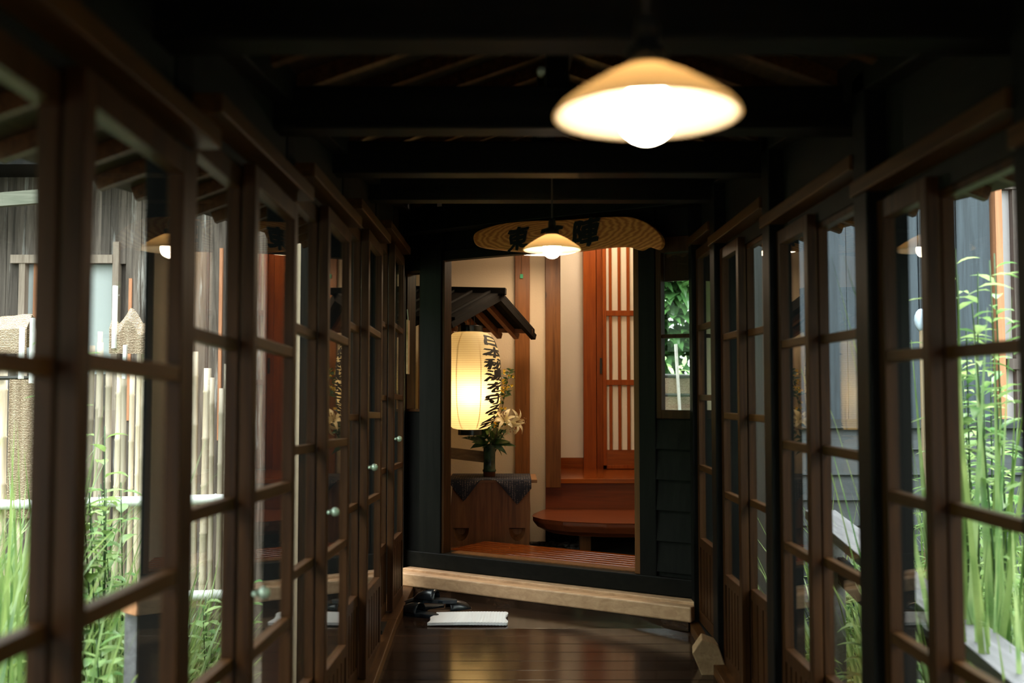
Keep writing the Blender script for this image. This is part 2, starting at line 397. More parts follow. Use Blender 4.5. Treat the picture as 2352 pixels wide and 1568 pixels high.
# last bays beside the end wall: narrow fixed pieces
b = MB().box(XR - .05, XR + .05, 5.09, 5.17, -.02, 2.25); trim(b.build('trim', M['black']), 'dark corner post where the right windows meet the end wall')

# ------------------------------------------------------------ end wall with its doorway
ZS, ZL = .235, 2.0
b = MB()
for (a, c, z0, z1) in ((-1.45, -.66, -.9, 2.9), (-.66, -.555, -.1, 1.08), (-.66, -.555, 1.95, 2.9), (-.43, .72, ZL + .06, 2.9), (-.555, -.46, -.1, 2.9), (.72, .775, -.1, 2.9), (.775, .99, 2.02, 2.9)):
    ebox(b, a, c, 0, .1, z0, z1)
for i in range(6):                                   # lapped black boards under the right window
    z0 = .1 + i * .16
    b.prism([wall_end_pt(.765, .0, z0 + .165), wall_end_pt(.765, -.022, z0), wall_end_pt(.765, .02, z0), wall_end_pt(.765, .035, z0 + .165)], wall_end_pt(1.05, 0, 0) - wall_end_pt(.765, 0, 0))
ebox(b, .76, 1.0, .03, .08, -.1, 1.07)
struct(b.build('wall_end', M['black']), 'black boarded wall around the doorway')
b = MB(); ebox(b, -.70, .99, -.03, .12, .14, ZS); trim(b.build('trim', M['blackX'], bevel=.006), 'black threshold beam under the doorway')
for a, c, lb in ((-.555, -.417, 'left'), (.69, .772, 'right')):
    b = MB(); ebox(b, a, c, -.025, .055 if a < 0 else .11, .2, 2.25); trim(b.build('trim', M['black'], bevel=.005), 'thick black post at the %s of the doorway' % lb)
dr = bpy.data.objects.new('door_1', None); C.objects.link(dr); dr.location = wall_end_pt(.15, 0, ZS); OM['door_1'] = Matrix.Translation(dr.location); struct(dr, 'brown timber frame of the open doorway')
b = MB(); ebox(b, -.417, -.402, -.015, .06, ZS, ZL); b.build('jamb', M['sash'], dr, bevel=.002)
b = MB(); ebox(b, .662, .69, -.015, .115, ZS, ZL); b.build('jamb', M['cedard'], dr, bevel=.002)
b = MB(); ebox(b, -.43, .69, -.01, .055, ZL, ZL + .06); b.build('lintel', M['blackX'], dr, bevel=.002)
b = MB(); ebox(b, -.374, .662, .02, .1, ZS, ZS + .006); b.build('sill_track', M['cedard'], dr)
# right end window
w_ = window('narrow window beside the doorway looking out to green leaves', wall_end_pt(.88, 0, 1.06))
b = MB(); ebox(b, .775, .80, -.02, .03, 1.06, 2.02); ebox(b, .80, 1.0, -.02, .03, 1.06, 1.105); ebox(b, .80, 1.0, -.02, .03, 1.94, 2.02); b.build('window_frame', M['sash'], w_, bevel=.002)
b = MB(); ebox(b, .80, 1.0, .0, .02, 1.485, 1.505); b.build('muntin', M['sash'], w_)
b = MB(); ebox(b, .80, 1.0, .022, .025, 1.105, 1.94); b.build('glass', M['glass'], w_)
b = MB(); ebox(b, .80, 1.0, .03, .045, 1.79, 1.94); b.build('top_board', M['sash'], w_)
w_ = window('slim window left of the doorway showing the lit room', wall_end_pt(-.6, 0, 1.08))
b = MB(); ebox(b, -.66, -.645, -.01, .07, 1.08, 1.95); ebox(b, -.565, -.555, -.01, .07, 1.08, 1.95); ebox(b, -.645, -.565, -.01, .07, 1.08, 1.095); ebox(b, -.645, -.565, -.01, .07, 1.935, 1.95); b.build('window_frame', M['sash'], w_)
b = MB(); ebox(b, -.645, -.565, .03, .033, 1.095, 1.935); b.build('glass', M['glass'], w_)
# pale step boards in front of the threshold
st = thing('door_step', 'pale new cedar step boards laid along the black threshold', 'step', wall_end_pt(.15, -.1, 0))
b = MB(); ebox(b, -.62, .975, -.085, -.004, .045, .137); b.build('back_board', M['pale'], st, bevel=.004)
b = MB(); ebox(b, -.60, .975, -.15, -.087, .045, .122); b.build('front_board', M['pale'], st, bevel=.008)
b = MB(); ebox(b, -.60, .96, -.142, -.004, .0, .045); b.build('plinth', M['floor'], st)  # dark recessed strip added as the gap shadow under the boards

# ------------------------------------------------------------ the room beyond
b = MB(); b.prism([wall_end_pt(-1.4, .08, .02), wall_end_pt(.74, .08, .02), (1.18, 8.32, .02), (-1.4, 8.32, .02)], (0, 0, .08)); struct(b.build('floor_room', M['earth']), 'dark earth floor of the entrance hall')
b = MB(); b.box(-1.5, 1.5, 5.4, 8.5, 2.75, 2.8); struct(b.build('ceiling_room', M['plaster']), 'ceiling of the entrance hall')
b = MB(); b.box(-1.5, .36, 7.4, 7.5, .1, 2.75); struct(b.build('wall_room_back', M['plaster']), 'cream plaster wall behind the lantern')
b = MB(); b.box(-1.5, -1.42, 6.66, 7.5, -.9, 2.75); struct(b.build('wall_room_left', M['plaster']), 'side wall of the entrance hall')
b = MB(); b.prism([(.80, 5.32, -.3), (.77, 5.32, -.3), (1.21, 8.45, -.3), (1.24, 8.45, -.3)], (0, 0, 3.2)); struct(b.build('wall_room_right', M['plaster']), 'right side wall of the entrance hall')
b = MB(); b.box(.30, 1.2, 8.33, 8.4, .5, 2.75).box(.30, .36, 7.5, 8.33, .5, 2.75); struct(b.build('wall_alcove', M['plasterw']), 'white plaster wall beside the lattice door')
pA0, pA1 = at(1183, 900, 7.36).x, at(1217, 900, 7.36).x
b = MB().box(pA0, pA1, 7.355, 7.44, .1, 2.75); trim(b.build('trim', M['cedar'], bevel=.003), 'reddish cedar post behind the lilies')
pB0, pB1 = at(1253, 900, 7.33).x, at(1288, 900, 7.33).x
b = MB().box(pB0, pB1, 7.33, 7.45, .5, 2.75); trim(b.build('trim', M['cedard'], bevel=.003), 'knotty cedar post at the corner of the raised floor')
c0, c1 = at(1340, 900, 8.28).x, at(1385, 900, 8.28).x
b = MB().box(c0, c0 + .105, 8.25, 8.33, .56, 2.75).box(c0 + .11, c1, 8.265, 8.33, .56, 2.75); trim(b.build('trim', M['red'], bevel=.003), 'orange-red cedar post beside the lattice door')
b = MB().box(pB1, c0, 8.3, 8.33, .56, .655); struct(b.build('baseboard_alcove', M['redX']), 'red wooden skirting under the white plaster')
# raised floor
rf = thing('raised_floor', 'raised red polished wooden floor in front of the lattice door', 'raised floor', (.8, 7.4, .1))
b = MB().box(pB0, 1.05, 7.335, 8.33, .53, .565); b.build('floor_board', M['redX'], rf, bevel=.004)
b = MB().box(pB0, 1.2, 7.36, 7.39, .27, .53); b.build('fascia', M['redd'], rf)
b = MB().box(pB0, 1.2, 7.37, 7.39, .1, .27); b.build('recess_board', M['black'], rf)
# step slab with curved underside
sl = thing('step_slab', 'thick red live-edge slab step below the raised floor', 'step', (.7, 6.9, .1))
top = [at(1224, 1190, 6.95), (.16, 7.1, .34), (.24, 7.345, .34), (1.0, 7.345, .34), (1.0, 6.55, .34), (.62, 6.58, .34), (.34, 6.68, .34), (.21, 6.80, .34)]
top = [Vector((p[0], p[1], .34)) for p in top]
cen = Vector((.62, 6.97, .34)); b = MB(); n = len(top); rings = [(1, 0), (1.0, -.03), (.93, -.07), (.8, -.1)]
for s_, dz in rings: b.v += [cen + (p - cen) * s_ + Vector((0, 0, dz)) for p in top]
for i in range(3):
    for j in range(n): a, c = i * n + j, i * n + (j + 1) % n; b.f.append((a, c, c + n, a + n))
b.f += [tuple(range(n)), tuple(range(4 * n - 1, 3 * n - 1, -1))]
b.build('slab', M['redd'], sl, bevel=.006)
for x in (.46, .85):
    MB().box(x, x + .075, 6.8, 6.9, .1, .245).build('support_block', M['cedard'], sl, bevel=.004)
# lattice door
ld = bpy.data.objects.new('door_2', None); C.objects.link(ld); ld.location = (1, 8.25, .565); OM['door_2'] = Matrix.Translation(ld.location); struct(ld, 'red wooden lattice sliding door backed with cream paper')
x0 = c1 - .005; x1 = 1.19; b = MB()
b.box(x0, x0 + .03, 8.22, 8.25, .57, 2.7).box(x1 - .03, x1, 8.22, 8.25, .57, 2.7).box(x0, x1, 8.22, 8.25, .57, .60).box(x0, x1, 8.22, 8.25, 2.62, 2.7)
b.build('door_frame', M['red'], ld, bevel=.002)
zz = [at(1420, y, 8.22).z for y in (1033, 878, 719)]
MB().box(x0 + .03, x1 - .03, 8.228, 8.248, .6, zz[0]).build('kick_panel', M['redX'], ld)
MB().box(x0 + .03, x1 - .03, 8.243, 8.247, zz[0], 2.62).build('paper', M['paper'], ld)
for z in zz[1:]: MB().box(x0 + .03, x1 - .03, 8.216, 8.242, z - .022, z + .022).build('lattice_rail', M['red'], ld, bevel=.002)
xb = at(1403, 900, 8.22).x; stp = at(1423.5, 900, 8.22).x - xb
i = 0
while xb + i * stp < x1 - .05:
    MB().box(xb + i * stp - .012, xb + i * stp + .012, 8.222, 8.243, zz[0], 2.62).build('lattice_bar', M['red'], ld, bevel=.002); i += 1
MB().box(c1 - .028, c1 - .012, 8.244, 8.252, at(1, 858, 8.25).z, at(1, 822, 8.25).z).build('finger_pull', M['dark'], ld)
# green tag on a string
tg = thing('hanging_tag', 'small green paper tag hanging on a string by the cedar post', 'tag', at(1198, 640, 7.33))
p = at(1198, 634, 7.34); MB().obox(Matrix.Translation(p), .022, .003, .03).build('paper', plain('green_paper', (.03, .32, .15), .6), tg)
MB().tube([p + Vector((0, 0, .015)), p + Vector((0, 0, .24))], .0012, 5).build('string', M['cord'], tg)
MB().tube([p + Vector((0, .0, .24)), p + Vector((0, .03, .24))], .003, 5).build('pin', M['brass'], tg)
# slatted duckboard
db = thing('duckboard', 'low slatted wooden duckboard inside the doorway', 'duckboard', wall_end_pt(.15, .4, .1))
for i in range(9):
    d0 = .125 + i * .066; b = MB(); x1_ = .60
    ebox(b, -.55 + .0 * i, x1_, d0, d0 + .048, .185, .205); b.build('slat', M['redX'], db, bevel=.003)
for x in (-.45, .1, .54):
    b = MB(); ebox(b, x, x + .05, .14, .66, .1, .185); b.build('batten', M['cedard'], db)
# pebbles
random.seed(5)
b = MB()
for i in range(90):
    x = random.uniform(.12, .5); y = random.uniform(6.85, 7.3); r = random.uniform(.010, .022)
    b.ball((x, y, .1 + r * .5), r, 8, (1.2, 1, .6), .3)
tag(b.build('pebbles', M['stone'], smooth=True), 'small pebbles scattered on the earth floor beside the chest', 'pebbles', None, 'stuff')
# ------------------------------------------------------------ lantern under its little roof
LC = at(1080, 870, 6.8); LC = Vector((LC.x, 6.8, 0)); zt, zb = at(1080, 762, 6.8).z, at(1080, 986, 6.8).z; LRad = .208
def lrad(z):
    t = (z - zb) / (zt - zb); t = min(max(t, 0), 1)
    e = 2 * t - 1; k = 2.7
    r = (1 - abs(e) ** k) ** (1 / 2.0)
    return .082 + (LRad - .082) * r
lt = thing('paper_lantern', 'tall glowing paper lantern with black brush writing', 'lantern', (LC.x, LC.y, zb))
prof = []
N = 38
for i in range(N * 2 + 1):
    z = zb + (zt - zb) * i / (2 * N); prof.append((lrad(z) + (.003 if i % 2 else -.002), z))
mpaper = translucent('lantern_paper', (.93, .86, .66), (.98, .84, .52), .62, .8, .0)
_t = mpaper.node_tree; _n = _t.nodes; _tc = _n.new('ShaderNodeTexCoord'); _w = _n.new('ShaderNodeTexWave'); _w.bands_direction = 'Z'; _w.inputs['Scale'].default_value = 21; _t.links.new(_tc.outputs['Object'], _w.inputs['Vector'])
_r = _n.new('ShaderNodeValToRGB'); _r.color_ramp.elements[0].position = .0; _r.color_ramp.elements[0].color = (.80, .62, .30, 1); _r.color_ramp.elements[1].position = .35; _r.color_ramp.elements[1].color = (.98, .84, .52, 1)  # darker bands in the colour stand for light the bamboo rings block
_t.links.new(_w.outputs[0], _r.inputs[0]); _t.links.new(_r.outputs[0], next(q for q in _n if q.type == 'BSDF_TRANSLUCENT').inputs[0])
MB().lathe(prof, (LC.x, LC.y, 0), 72).build('paper_shell', mpaper, lt, smooth=True)
mthr = translucent('pale_thread', (.98, .88, .55), (.98, .80, .40), .65)
for i in range(8):                                     # hidden bamboo lengths that show through as faint lines
    a = R(22 + 45 * i); pts = [Vector((LC.x + math.cos(a) * (lrad(z) - .006), LC.y + math.sin(a) * (lrad(z) - .006), z)) for z in [zb + (zt - zb) * j / 20 for j in range(21)]]
    MB().tube(pts, .0025, 5).build('inner_thread', mthr, lt, smooth=True)
mblk = plain('black_lacquer', (.006, .008, .008), .25)
MB().lathe([(.076, zt - .002), (.087, zt - .002), (.087, zt + .042), (.076, zt + .042)], (LC.x, LC.y, 0), 40, True).build('top_ring', mblk, lt, bevel=.002)
MB().lathe([(.002, zb - .036), (.083, zb - .036), (.083, zb + .003), (.074, zb + .003), (.074, zb - .03), (.002, zb - .03)], (LC.x, LC.y, 0), 40).build('bottom_ring', mblk, lt)
b = MB(); c = Vector((LC.x - .005, LC.y - .06, zb - .052)); b.tube([c + Vector((math.cos(a), 0, math.sin(a))) * .011 for a in [i * math.pi / 8 for i in range(17)]], .002, 6, False); b.build('pull_ring', M['brass'], lt, smooth=True)
for x in (-.03, .0, .03):
    MB().tube([(LC.x + x, LC.y - .03 * (x == 0), zt + .03), (LC.x + x * .5, LC.y, zt + .26)], .003, 6).build('hanging_wire', M['dark'], lt)
BP = Vector((LC.x + .01, LC.y - .10, at(1080, 903, 6.8).z))
MB().ball(BP, .032, 16).build('bulb', M['lbulb'], lt, smooth=True)
MB().tube([BP + Vector((0, 0, .03)), BP + Vector((0, .02, .09)), (LC.x, LC.y, zt + .02)], .006, 6).build('bulb_wire', M['cord'], lt)

def glyph(ch, offset=.02, cuts=0):
    cu = bpy.data.curves.new('glyph', 'FONT'); cu.body = ch; cu.offset = offset; cu.resolution_u = 3
    o = bpy.data.objects.new('glyph', cu); C.objects.link(o)
    dg = bpy.context.evaluated_depsgraph_get(); me = o.evaluated_get(dg).to_mesh()
    bm = bmesh.new(); bm.from_mesh(me); bmesh.ops.triangulate(bm, faces=bm.faces)
    for _ in range(cuts):
        es = [e for e in bm.edges if e.calc_length() > .09]
        if not es: break
        bmesh.ops.subdivide_edges(bm, edges=es, cuts=1); bmesh.ops.triangulate(bm, faces=bm.faces)
    xs = [v.co.x for v in bm.verts]; ys = [v.co.y for v in bm.verts]; cx, cy_ = (min(xs) + max(xs)) / 2, (min(ys) + max(ys)) / 2
    vs = [((v.co.x - cx), (v.co.y - cy_)) for v in bm.verts]; bm.verts.index_update(); fs = [tuple(v.index for v in f.verts) for f in bm.faces]
    bm.free(); bpy.data.objects.remove(o); V, G = [], []
    for dx, dy in ((0, 0), (.042, .02), (-.042, -.02), (.02, -.04), (-.02, .04)):   # broad brush: the stroke laid down five times
        G += [tuple(q + len(V) for q in f) for f in fs]; V += [(x + dx, y + dy) for x, y in vs]
    return V, G
def brush(x, y, s):                                    # a slight brush-like slant and tremor
    q = noise.noise(Vector((x * 2.3, y * 2.3, s * 7.7))); q2 = noise.noise(Vector((x * 3.1 + 9, y * 3.1, s * 3.3)))
    return x * 1.04 + y * .10 + q * .07, y + x * .14 + q2 * .07
TA = R(-30)                                             # the writing faces right-forward
chars = '日本秘湯を守る会'; hh = (zt - zb - .05) / len(chars); b = MB()
for i, ch in enumerate(chars):
    vs, fs = glyph(ch, .0, 5); zc = zt - .03 - hh * (i + .5); out = []
    for x, y in vs:
        x, y = brush(x, y, i); y -= x * .42 * (1 - 2 * (i + .5) / 8); z = zc + y * hh * 1.04; a = TA + x * .225 / .208
        r = lrad(z) + .0035; out.append((LC.x + r * math.cos(a), LC.y + r * math.sin(a), z))
    b.add(out, fs)
b.build('brush_writing', plain('black_ink', (.006, .005, .004), .7), lt)

# little gabled roof on a post, drawn as ridge + two board slopes with rafters
ap = at(1152, 676, 6.75)
cn = thing('lantern_roof', 'small dark wooden gabled roof on a post above the lantern', 'roof', (-.60, 7.05, .1))
rd = Vector((-1, .12, .035)); RL = .62; vA = Vector((-.295, -.38, -.205)); vB = Vector((.235, .40, -.235)); up = Vector((0, 0, .022))
mroof = wood('smoked_roof_boards', (.002, .0015, .001), (.006, .004, .003), .7, 'Y', 5, .3, .12)
mraft = wood('reddish_rafter', (.10, .035, .015), (.19, .075, .032), .5, 'Y', 5, .2, .3)
e = rd.normalized() * RL
b = MB().prism([ap, ap + vA, ap + vA + e, ap + e], up); b.build('front_slope', mroof, cn)
b = MB().prism([ap, ap + vB, ap + vB + e, ap + e], up); b.build('back_slope', mroof, cn)
MB().bar(ap + Vector((.03, -.004, .02)), ap + e * 1.05 + Vector((0, 0, .02)), .07, .045).build('ridge_cap', mroof, cn, bevel=.003)
for t in (0.0, .2, .4, .6, .8, .97):
    q = ap + e * t + Vector((-.018, 0, -.022))
    MB().bar(q, q + vA * 1.04, .036, .04).build('rafter', mroof, cn)
    MB().bar(q + Vector((-.0, 0, 0)), q + vB * 1.05, .036, .04).build('rafter', mroof if t == 0 else mraft, cn)
for t in (.1, .3, .5, .7, .9):
    q = ap + e * t + Vector((0, 0, .03)); MB().bar(q, q + vA * 1.02, .022, .014).build('roof_batten', mroof, cn)
MB().bar(ap + vB * .93 - up * .5, ap + vB * .93 + e - up * .5, .02, .03).build('eave_purlin', mraft, cn)
q = ap + e * .92; MB().box(-.66, -.585, 7.02, 7.09, .1, q.z - .03).build('post', M['cedard'], cn, bevel=.003)
MB().bar(ap + e * .3 + Vector((0, 0, -.035)), ap + e * 1.02 + Vector((0, 0, -.035)), .045, .05).build('ridge_beam', mroof, cn)
p0, p1 = at(1000, 1036, 7.1), at(1121, 1050, 7.0)
MB().bar(p0, p1, .02, .078).build('brace_board', wood('greyed_board', (.16, .10, .055), (.28, .19, .11), .6, 'X', 5), cn, bevel=.002)

# ------------------------------------------------------------ wooden chest, cloth, vase, flowers
CH = (-.415, .125, 6.76, 7.22, .13, .61)
mch = wood('old_brown_chest_wood', (.13, .046, .014), (.34, .14, .045), .4, 'Z', 4, .25, .45)
ct = thing('wooden_chest', 'old brown wooden chest with two carved hand holds under a patterned cloth', 'chest', (-.145, 7.0, .13))
x0, x1, y0, y1, z0, z1 = CH
b = MB(); n = 9
prof = [(-.0, 0), (.012, .15), (.0, .35), (-.02, .46)]
b.prism([(x0, y0, z0), (x1 - .01, y0, z0), (x1, y0, z0 + .28), (x1 - .012, y0, z1 - .02), (x0 + .015, y0, z1 - .02), (x0 - .0, y0, z0 + .28)], (0, y1 - y0, 0))
body = fixn(b.build('body', mch, ct))
for xc in (-.345, .035):                               # carved half-moon hand holds cut into the front
    b = MB(); zt_ = z0 + .155; pts = [(xc + .06, zt_)] + [(xc + .06 * math.cos(a), zt_ - .095 * math.sin(a)) for a in [math.pi * i / 12 for i in range(1, 12)]] + [(xc - .06, zt_)]
    n2 = len(pts); b.v = [Vector((x, y0 - .012, z + (.004 if z == zt_ else 0))) for x, z in pts] + [Vector((xc + (x - xc) * .55, y0 + .055, zt_ - .012 + (z - zt_) * .4)) for x, z in pts]
    b.f = [tuple(range(n2)), tuple(range(2 * n2 - 1, n2 - 1, -1))] + [(i, i + n2, (i + 1) % n2 + n2, (i + 1) % n2) for i in range(n2)]
    cut = fixn(b.build('cutter', mch, ct)); bpy.context.view_layer.update()
    md = body.modifiers.new('cut', 'BOOLEAN'); md.operation = 'DIFFERENCE'; md.object = cut; md.solver = 'EXACT'
dg = bpy.context.evaluated_depsgraph_get(); me = bpy.data.meshes.new_from_object(body.evaluated_get(dg)); body.modifiers.clear(); body.data = me
for o in [o for o in bpy.data.objects if o.name.startswith('cutter')]: bpy.data.objects.remove(o)
MB().box(x0 - .02, x1 + .045, y0 - .012, y1, z1 - .022, z1).build('top_board', wood('chest_top', (.22, .10, .04), (.38, .19, .08), .4, 'X', 5), ct, bevel=.003)
MB().box(-.44, -.19, 6.70, 6.78, .13, .16).build('foot_rail', mch, ct, bevel=.003)
# cloth
m, t, n_, l, p = nmat('indigo_patterned_cloth')
tc = n_.new('ShaderNodeTexCoord'); mp = n_.new('ShaderNodeMapping'); mp.inputs['Scale'].default_value = (60, 60, 95); mp.inputs['Rotation'].default_value = (0, 0, .0); l.new(tc.outputs['Object'], mp.inputs[0])
vo = n_.new('ShaderNodeTexVoronoi'); vo.inputs['Scale'].default_value = 1; vo.inputs['Randomness'].default_value = .25; l.new(mp.outputs[0], vo.inputs['Vector'])
r = n_.new('ShaderNodeValToRGB'); r.color_ramp.elements[0].position = .2; r.color_ramp.elements[0].color = (.22, .17, .15, 1); r.color_ramp.elements[1].position = .34; r.color_ramp.elements[1].color = (.022, .022, .032, 1)
l.new(vo.outputs['Distance'], r.inputs[0]); l.new(r.outputs[0], p.inputs['Base Color']); p.inputs['Roughness'].default_value = .9
b = MB(); zc = z1 + .003; nx = 40
def drop(x):                                           # two hanging corners
    a = max(0, .17 - abs(x - .035) * 1.15) if x < .13 else 0
    c = max(0, .15 - abs(x + .325) * 1.3)
    return max(a, c, .004)
xs = [x0 - .01 + (x1 + .005 - x0 + .01) * i / nx for i in range(nx + 1)]
k0 = 0
rows = []
for x in xs:
    d = drop(x); wv = .006 * math.sin(x * 30)
    rows.append([Vector((x, y1 - .02, zc)), Vector((x, (y0 + y1) / 2, zc)), Vector((x, y0 - .012, zc)), Vector((x, y0 - .02 , zc - min(.012, d))), Vector((x, y0 - .022 + wv, zc - d * .55)), Vector((x, y0 - .026 + wv, zc - d))])
b.v = [v for r_ in rows for v in r_]
for i in range(nx):
    for j in range(5): a = i * 6 + j; b.f.append((a, a + 1, a + 7, a + 6))
tag(b.build('table_cloth', m, solid=.003, smooth=True), 'dark indigo cloth with small pale pattern draped in points over the chest', 'cloth')
# vase
VX, VY, VZ = at(1124, 1085, 6.95).x, 6.95, z1 + .0055
vs_ = thing('bamboo_vase', 'green glazed bamboo-shaped vase with brown foot on the cloth', 'vase', (VX, VY, VZ))
mg = plain('green_celadon_glaze', (.035, .075, .045), .15, var=.8, bscale=14)
MB().lathe([(.044, .032), (.047, .036), (.047, .046), (.042, .05), (.041, .09), (.042, .2), (.046, .218), (.041, .218), (.037, .2), (.036, .06), (.001, .06)], (VX, VY, VZ), 28).build('body', mg, vs_, smooth=True)
MB().lathe([(.001, 0), (.041, 0), (.042, .005), (.042, .03), (.045, .033), (.001, .034)], (VX, VY, VZ), 28).build('foot', plain('brown_glaze', (.12, .04, .015), .25), vs_, smooth=True)
# bouquet
VT = Vector((VX, VY, VZ + .20))
mdl = leafmat('dark_lily_leaf', (.018, .05, .012), (.05, .13, .03), .25, 30)
mst = plain('green_stem', (.03, .08, .02), .5)
mpet = translucent('cream_petal', (.86, .78, .52), (.75, .66, .35), .3)
def lily(name, label, c, face, sc, petals=6):
    t_ = thing(name, label, 'flower', c, 'lilies in the green vase'); c = Vector(c); f = Vector(face).normalized()
    MB().tube([VT + Vector((0, 0, -.12)), VT + Vector(((c.x - VT.x) * .4, 0, .06)), c - f * .07 * sc, c - f * .03 * sc], [.004, .004, .0035, .005], 7).build('stem', mst, t_, smooth=True)
    s1 = f.orthogonal().normalized(); s2 = f.cross(s1)
    for i in range(petals):
        a = 2 * math.pi * i / petals + .3; o_ = s1 * math.cos(a) + s2 * math.sin(a); b = MB(); L = .105 * sc; wd = (.036 if i % 2 else .026) * sc
        k = 0; sd = f.cross(o_)
        for j in range(9):
            u = j / 8; ang = .25 + 1.55 * u ** 1.6; rr = L * (.35 * u + .62 * u * u * .9); hgt = L * (.95 * u - .72 * u ** 2.6)
            ww = wd * .5 * math.sin(math.pi * (.12 + .85 * u)) if u < 1 else .0006
            pt = c - f * .035 * sc + o_ * (.008 + rr) + f * hgt
            b.v += [pt - sd * ww + f * ww * .35, pt, pt + sd * ww + f * ww * .35]
        for j in range(8): q = 3 * j; b.f += [(q, q + 1, q + 4, q + 3), (q + 1, q + 2, q + 5, q + 4)]
        b.build('petal', mpet, t_, smooth=True)
    for i in range(5):
        a = 2 * math.pi * i / 5; o_ = s1 * math.cos(a) + s2 * math.sin(a); p2 = c + f * .055 * sc + o_ * .02 * sc
        b = MB().tube([c - f * .02 * sc, p2], .0012, 5); b.ball(p2, .004, 6, (1, 1, 1.6)); b.build('stamen', plain('brown_anther', (.25, .11, .03), .6), t_)
    return t_
lily('lily', 'cream lily at the right edge of the bouquet, opening towards the cedar post', at(1190, 968, 6.9), (.75, -.45, .1), 1.0)
lily('lily', 'large cream lily opening upwards beside the lantern writing', at(1158, 962, 6.85), (-.15, -.75, .65), 1.0)
lily('lily', 'cream lily drooping below the other two', at(1172, 978, 6.84), (.25, -.7, -.45), .9)
gr = thing('lily_foliage', 'dark green lily leaves spilling out of the vase', 'leaves', VT + Vector((0, 0, -.02)))
random.seed(11)
b = MB()
for i in range(62):
    a = random.uniform(0, 6.28); h = random.uniform(.0, .14); base = VT + Vector((math.cos(a) * .02, math.sin(a) * .02, h))
    b.leaf(base, (math.cos(a), math.sin(a) * .9, random.uniform(-.1, .9)), random.uniform(.07, .14), random.uniform(.032, .052), random.uniform(.6, 1.5), 5, Vector((random.uniform(-.6, .6), -1, random.uniform(-.2, .8))))
for px, py, L in ((1085, 1024, .17), (1183, 1030, .2), (1062, 1010, .1), (1172, 1022, .13)):
    q = at(px, py, 6.85); s0 = VT + Vector((0, -.02, .03)); b.leaf(s0 + (q - s0) * .2, q - s0 + Vector((0, 0, .06)), (q - s0).length * .85, .036, .5, 6, Vector((.1, -1, .5)))
b.build('leaf_cluster', mdl, gr, smooth=True)
MB().tube([VT + Vector((0, 0, -.1)), VT + Vector((.01, 0, .1))], .006, 6).build('stem', mst, gr)
br = thing('flowering_branch', 'thin branch with tiny yellow flowers rising beside the lantern', 'branch', VT + Vector((0, 0, 0)))
P = [VT + Vector((0, 0, -.1)), at(1142, 985, 6.9), at(1155, 930, 6.92), at(1163, 885, 6.92), at(1172, 850, 6.92)]
MB().tube(P, [.003, .003, .0025, .002, .0012], 6).build('twig', plain('brown_twig', (.05, .03, .015), .7), br, smooth=True)
bl, bf = MB(), MB()
for i in range(54):
    t_ = random.uniform(.0, 1); k = 1 + t_ * 2.99; j = int(k); q = P[j].lerp(P[j + 1], k - j); a = random.uniform(0, 6.28)
    o_ = Vector((math.cos(a), math.sin(a) * .6, random.uniform(-.2, .8))); bl.leaf(q, o_, random.uniform(.035, .065), .017, .8, 3, Vector((.2, -1, .4)))
    if i % 2 == 0:
        c = q + o_ * random.uniform(.02, .045)
        for s_ in range(4):
            aa = s_ * 1.57 + a; bf.leaf(c, (math.cos(aa), -.4, math.sin(aa)), .014, .012, 0, 3, Vector((.0, -1, .2)))
bl.build('leaf_cluster', mdl, br); bf.build('blossoms', plain('yellow_blossom', (.75, .48, .04), .6), br)

# ------------------------------------------------------------ lamps
def pendant(label, x, y, zr, top):
    t_ = thing('pendant_lamp', label, 'lamp', (x, y, zr), 'pendant lamps in the passage'); c = (x, y, zr)
    r = .123
    MB().lathe([(.026, .060), (.034, .056), (.060, .043), (.095, .021), (.115, .006), (r, -.004), (r + .001, -.008), (r - .003, -.008), (.113, .003), (.093, .018), (.058, .040), (.033, .053), (.026, .056)], c, 56, True).build('lamp_shade', M['shade'], t_, smooth=True)
    MB().ball((x, y, zr - .004), .039, 24).build('bulb', M['bulb'], t_, smooth=True)
    MB().lathe([(.001, .125), (.012, .125), (.016, .11), (.016, .085), (.028, .08), (.028, .054), (.016, .03), (.001, .03)], c, 24).build('socket', M['dark'], t_, smooth=True)
    b = MB().tube([(x, y, zr + .12), (x, y, top)], .0035, 6); b.build('cord', M['cord'], t_)
    MB().lathe([(.001, 0), (.03, 0), (.03, .02), (.001, .02)], (x, y, top - .02), 20).build('ceiling_rose', M['dark'], t_)
    return t_
pendant('large near lamp with flat white glass shade hanging in the upper right', .18, 1.31, 1.574, roofz(.18, 1.31) - .075)
pendant('small far lamp with white glass shade hanging before the name board', .17, 4.2, 1.808, roofz(.17, 4.2) - .075)
cl = at(1247, 585, 6.9)
t_ = thing('alcove_lamp', 'round lamp above the raised floor of the inner room', 'lamp', (.75, 7.75, 2.68))  # added out of view because the alcove came out dim
MB().lathe([(.001, .0), (.12, .0), (.15, .02), (.15, .06), (.001, .07)], (.75, 7.75, 2.68), 40).build('diffuser', M['alamp'], t_, smooth=True)
MB().lathe([(.001, .07), (.16, .07), (.16, .075), (.001, .075)], (.75, 7.75, 2.68), 40).build('lamp_base', M['brass'], t_)
t_ = thing('ceiling_lamp', 'flat round glowing lamp of the inner room, mostly hidden by the lintel', 'lamp', (cl.x, 6.75, 2.145))
c = (cl.x, 6.75, 2.145)
MB().lathe([(.001, .0), (.1, .0), (.225, .012), (.235, .02), (.225, .028), (.001, .05)], c, 48).build('diffuser', M['rlamp'], t_, smooth=True)
MB().lathe([(.001, .05), (.2, .046), (.12, .1), (.001, .11)], c, 40).build('lamp_body', M['brass'], t_, smooth=True)
MB().tube([(c[0], c[1], 2.22), (c[0], c[1], 2.75)], .005, 6).build('cord', M['cord'], t_)

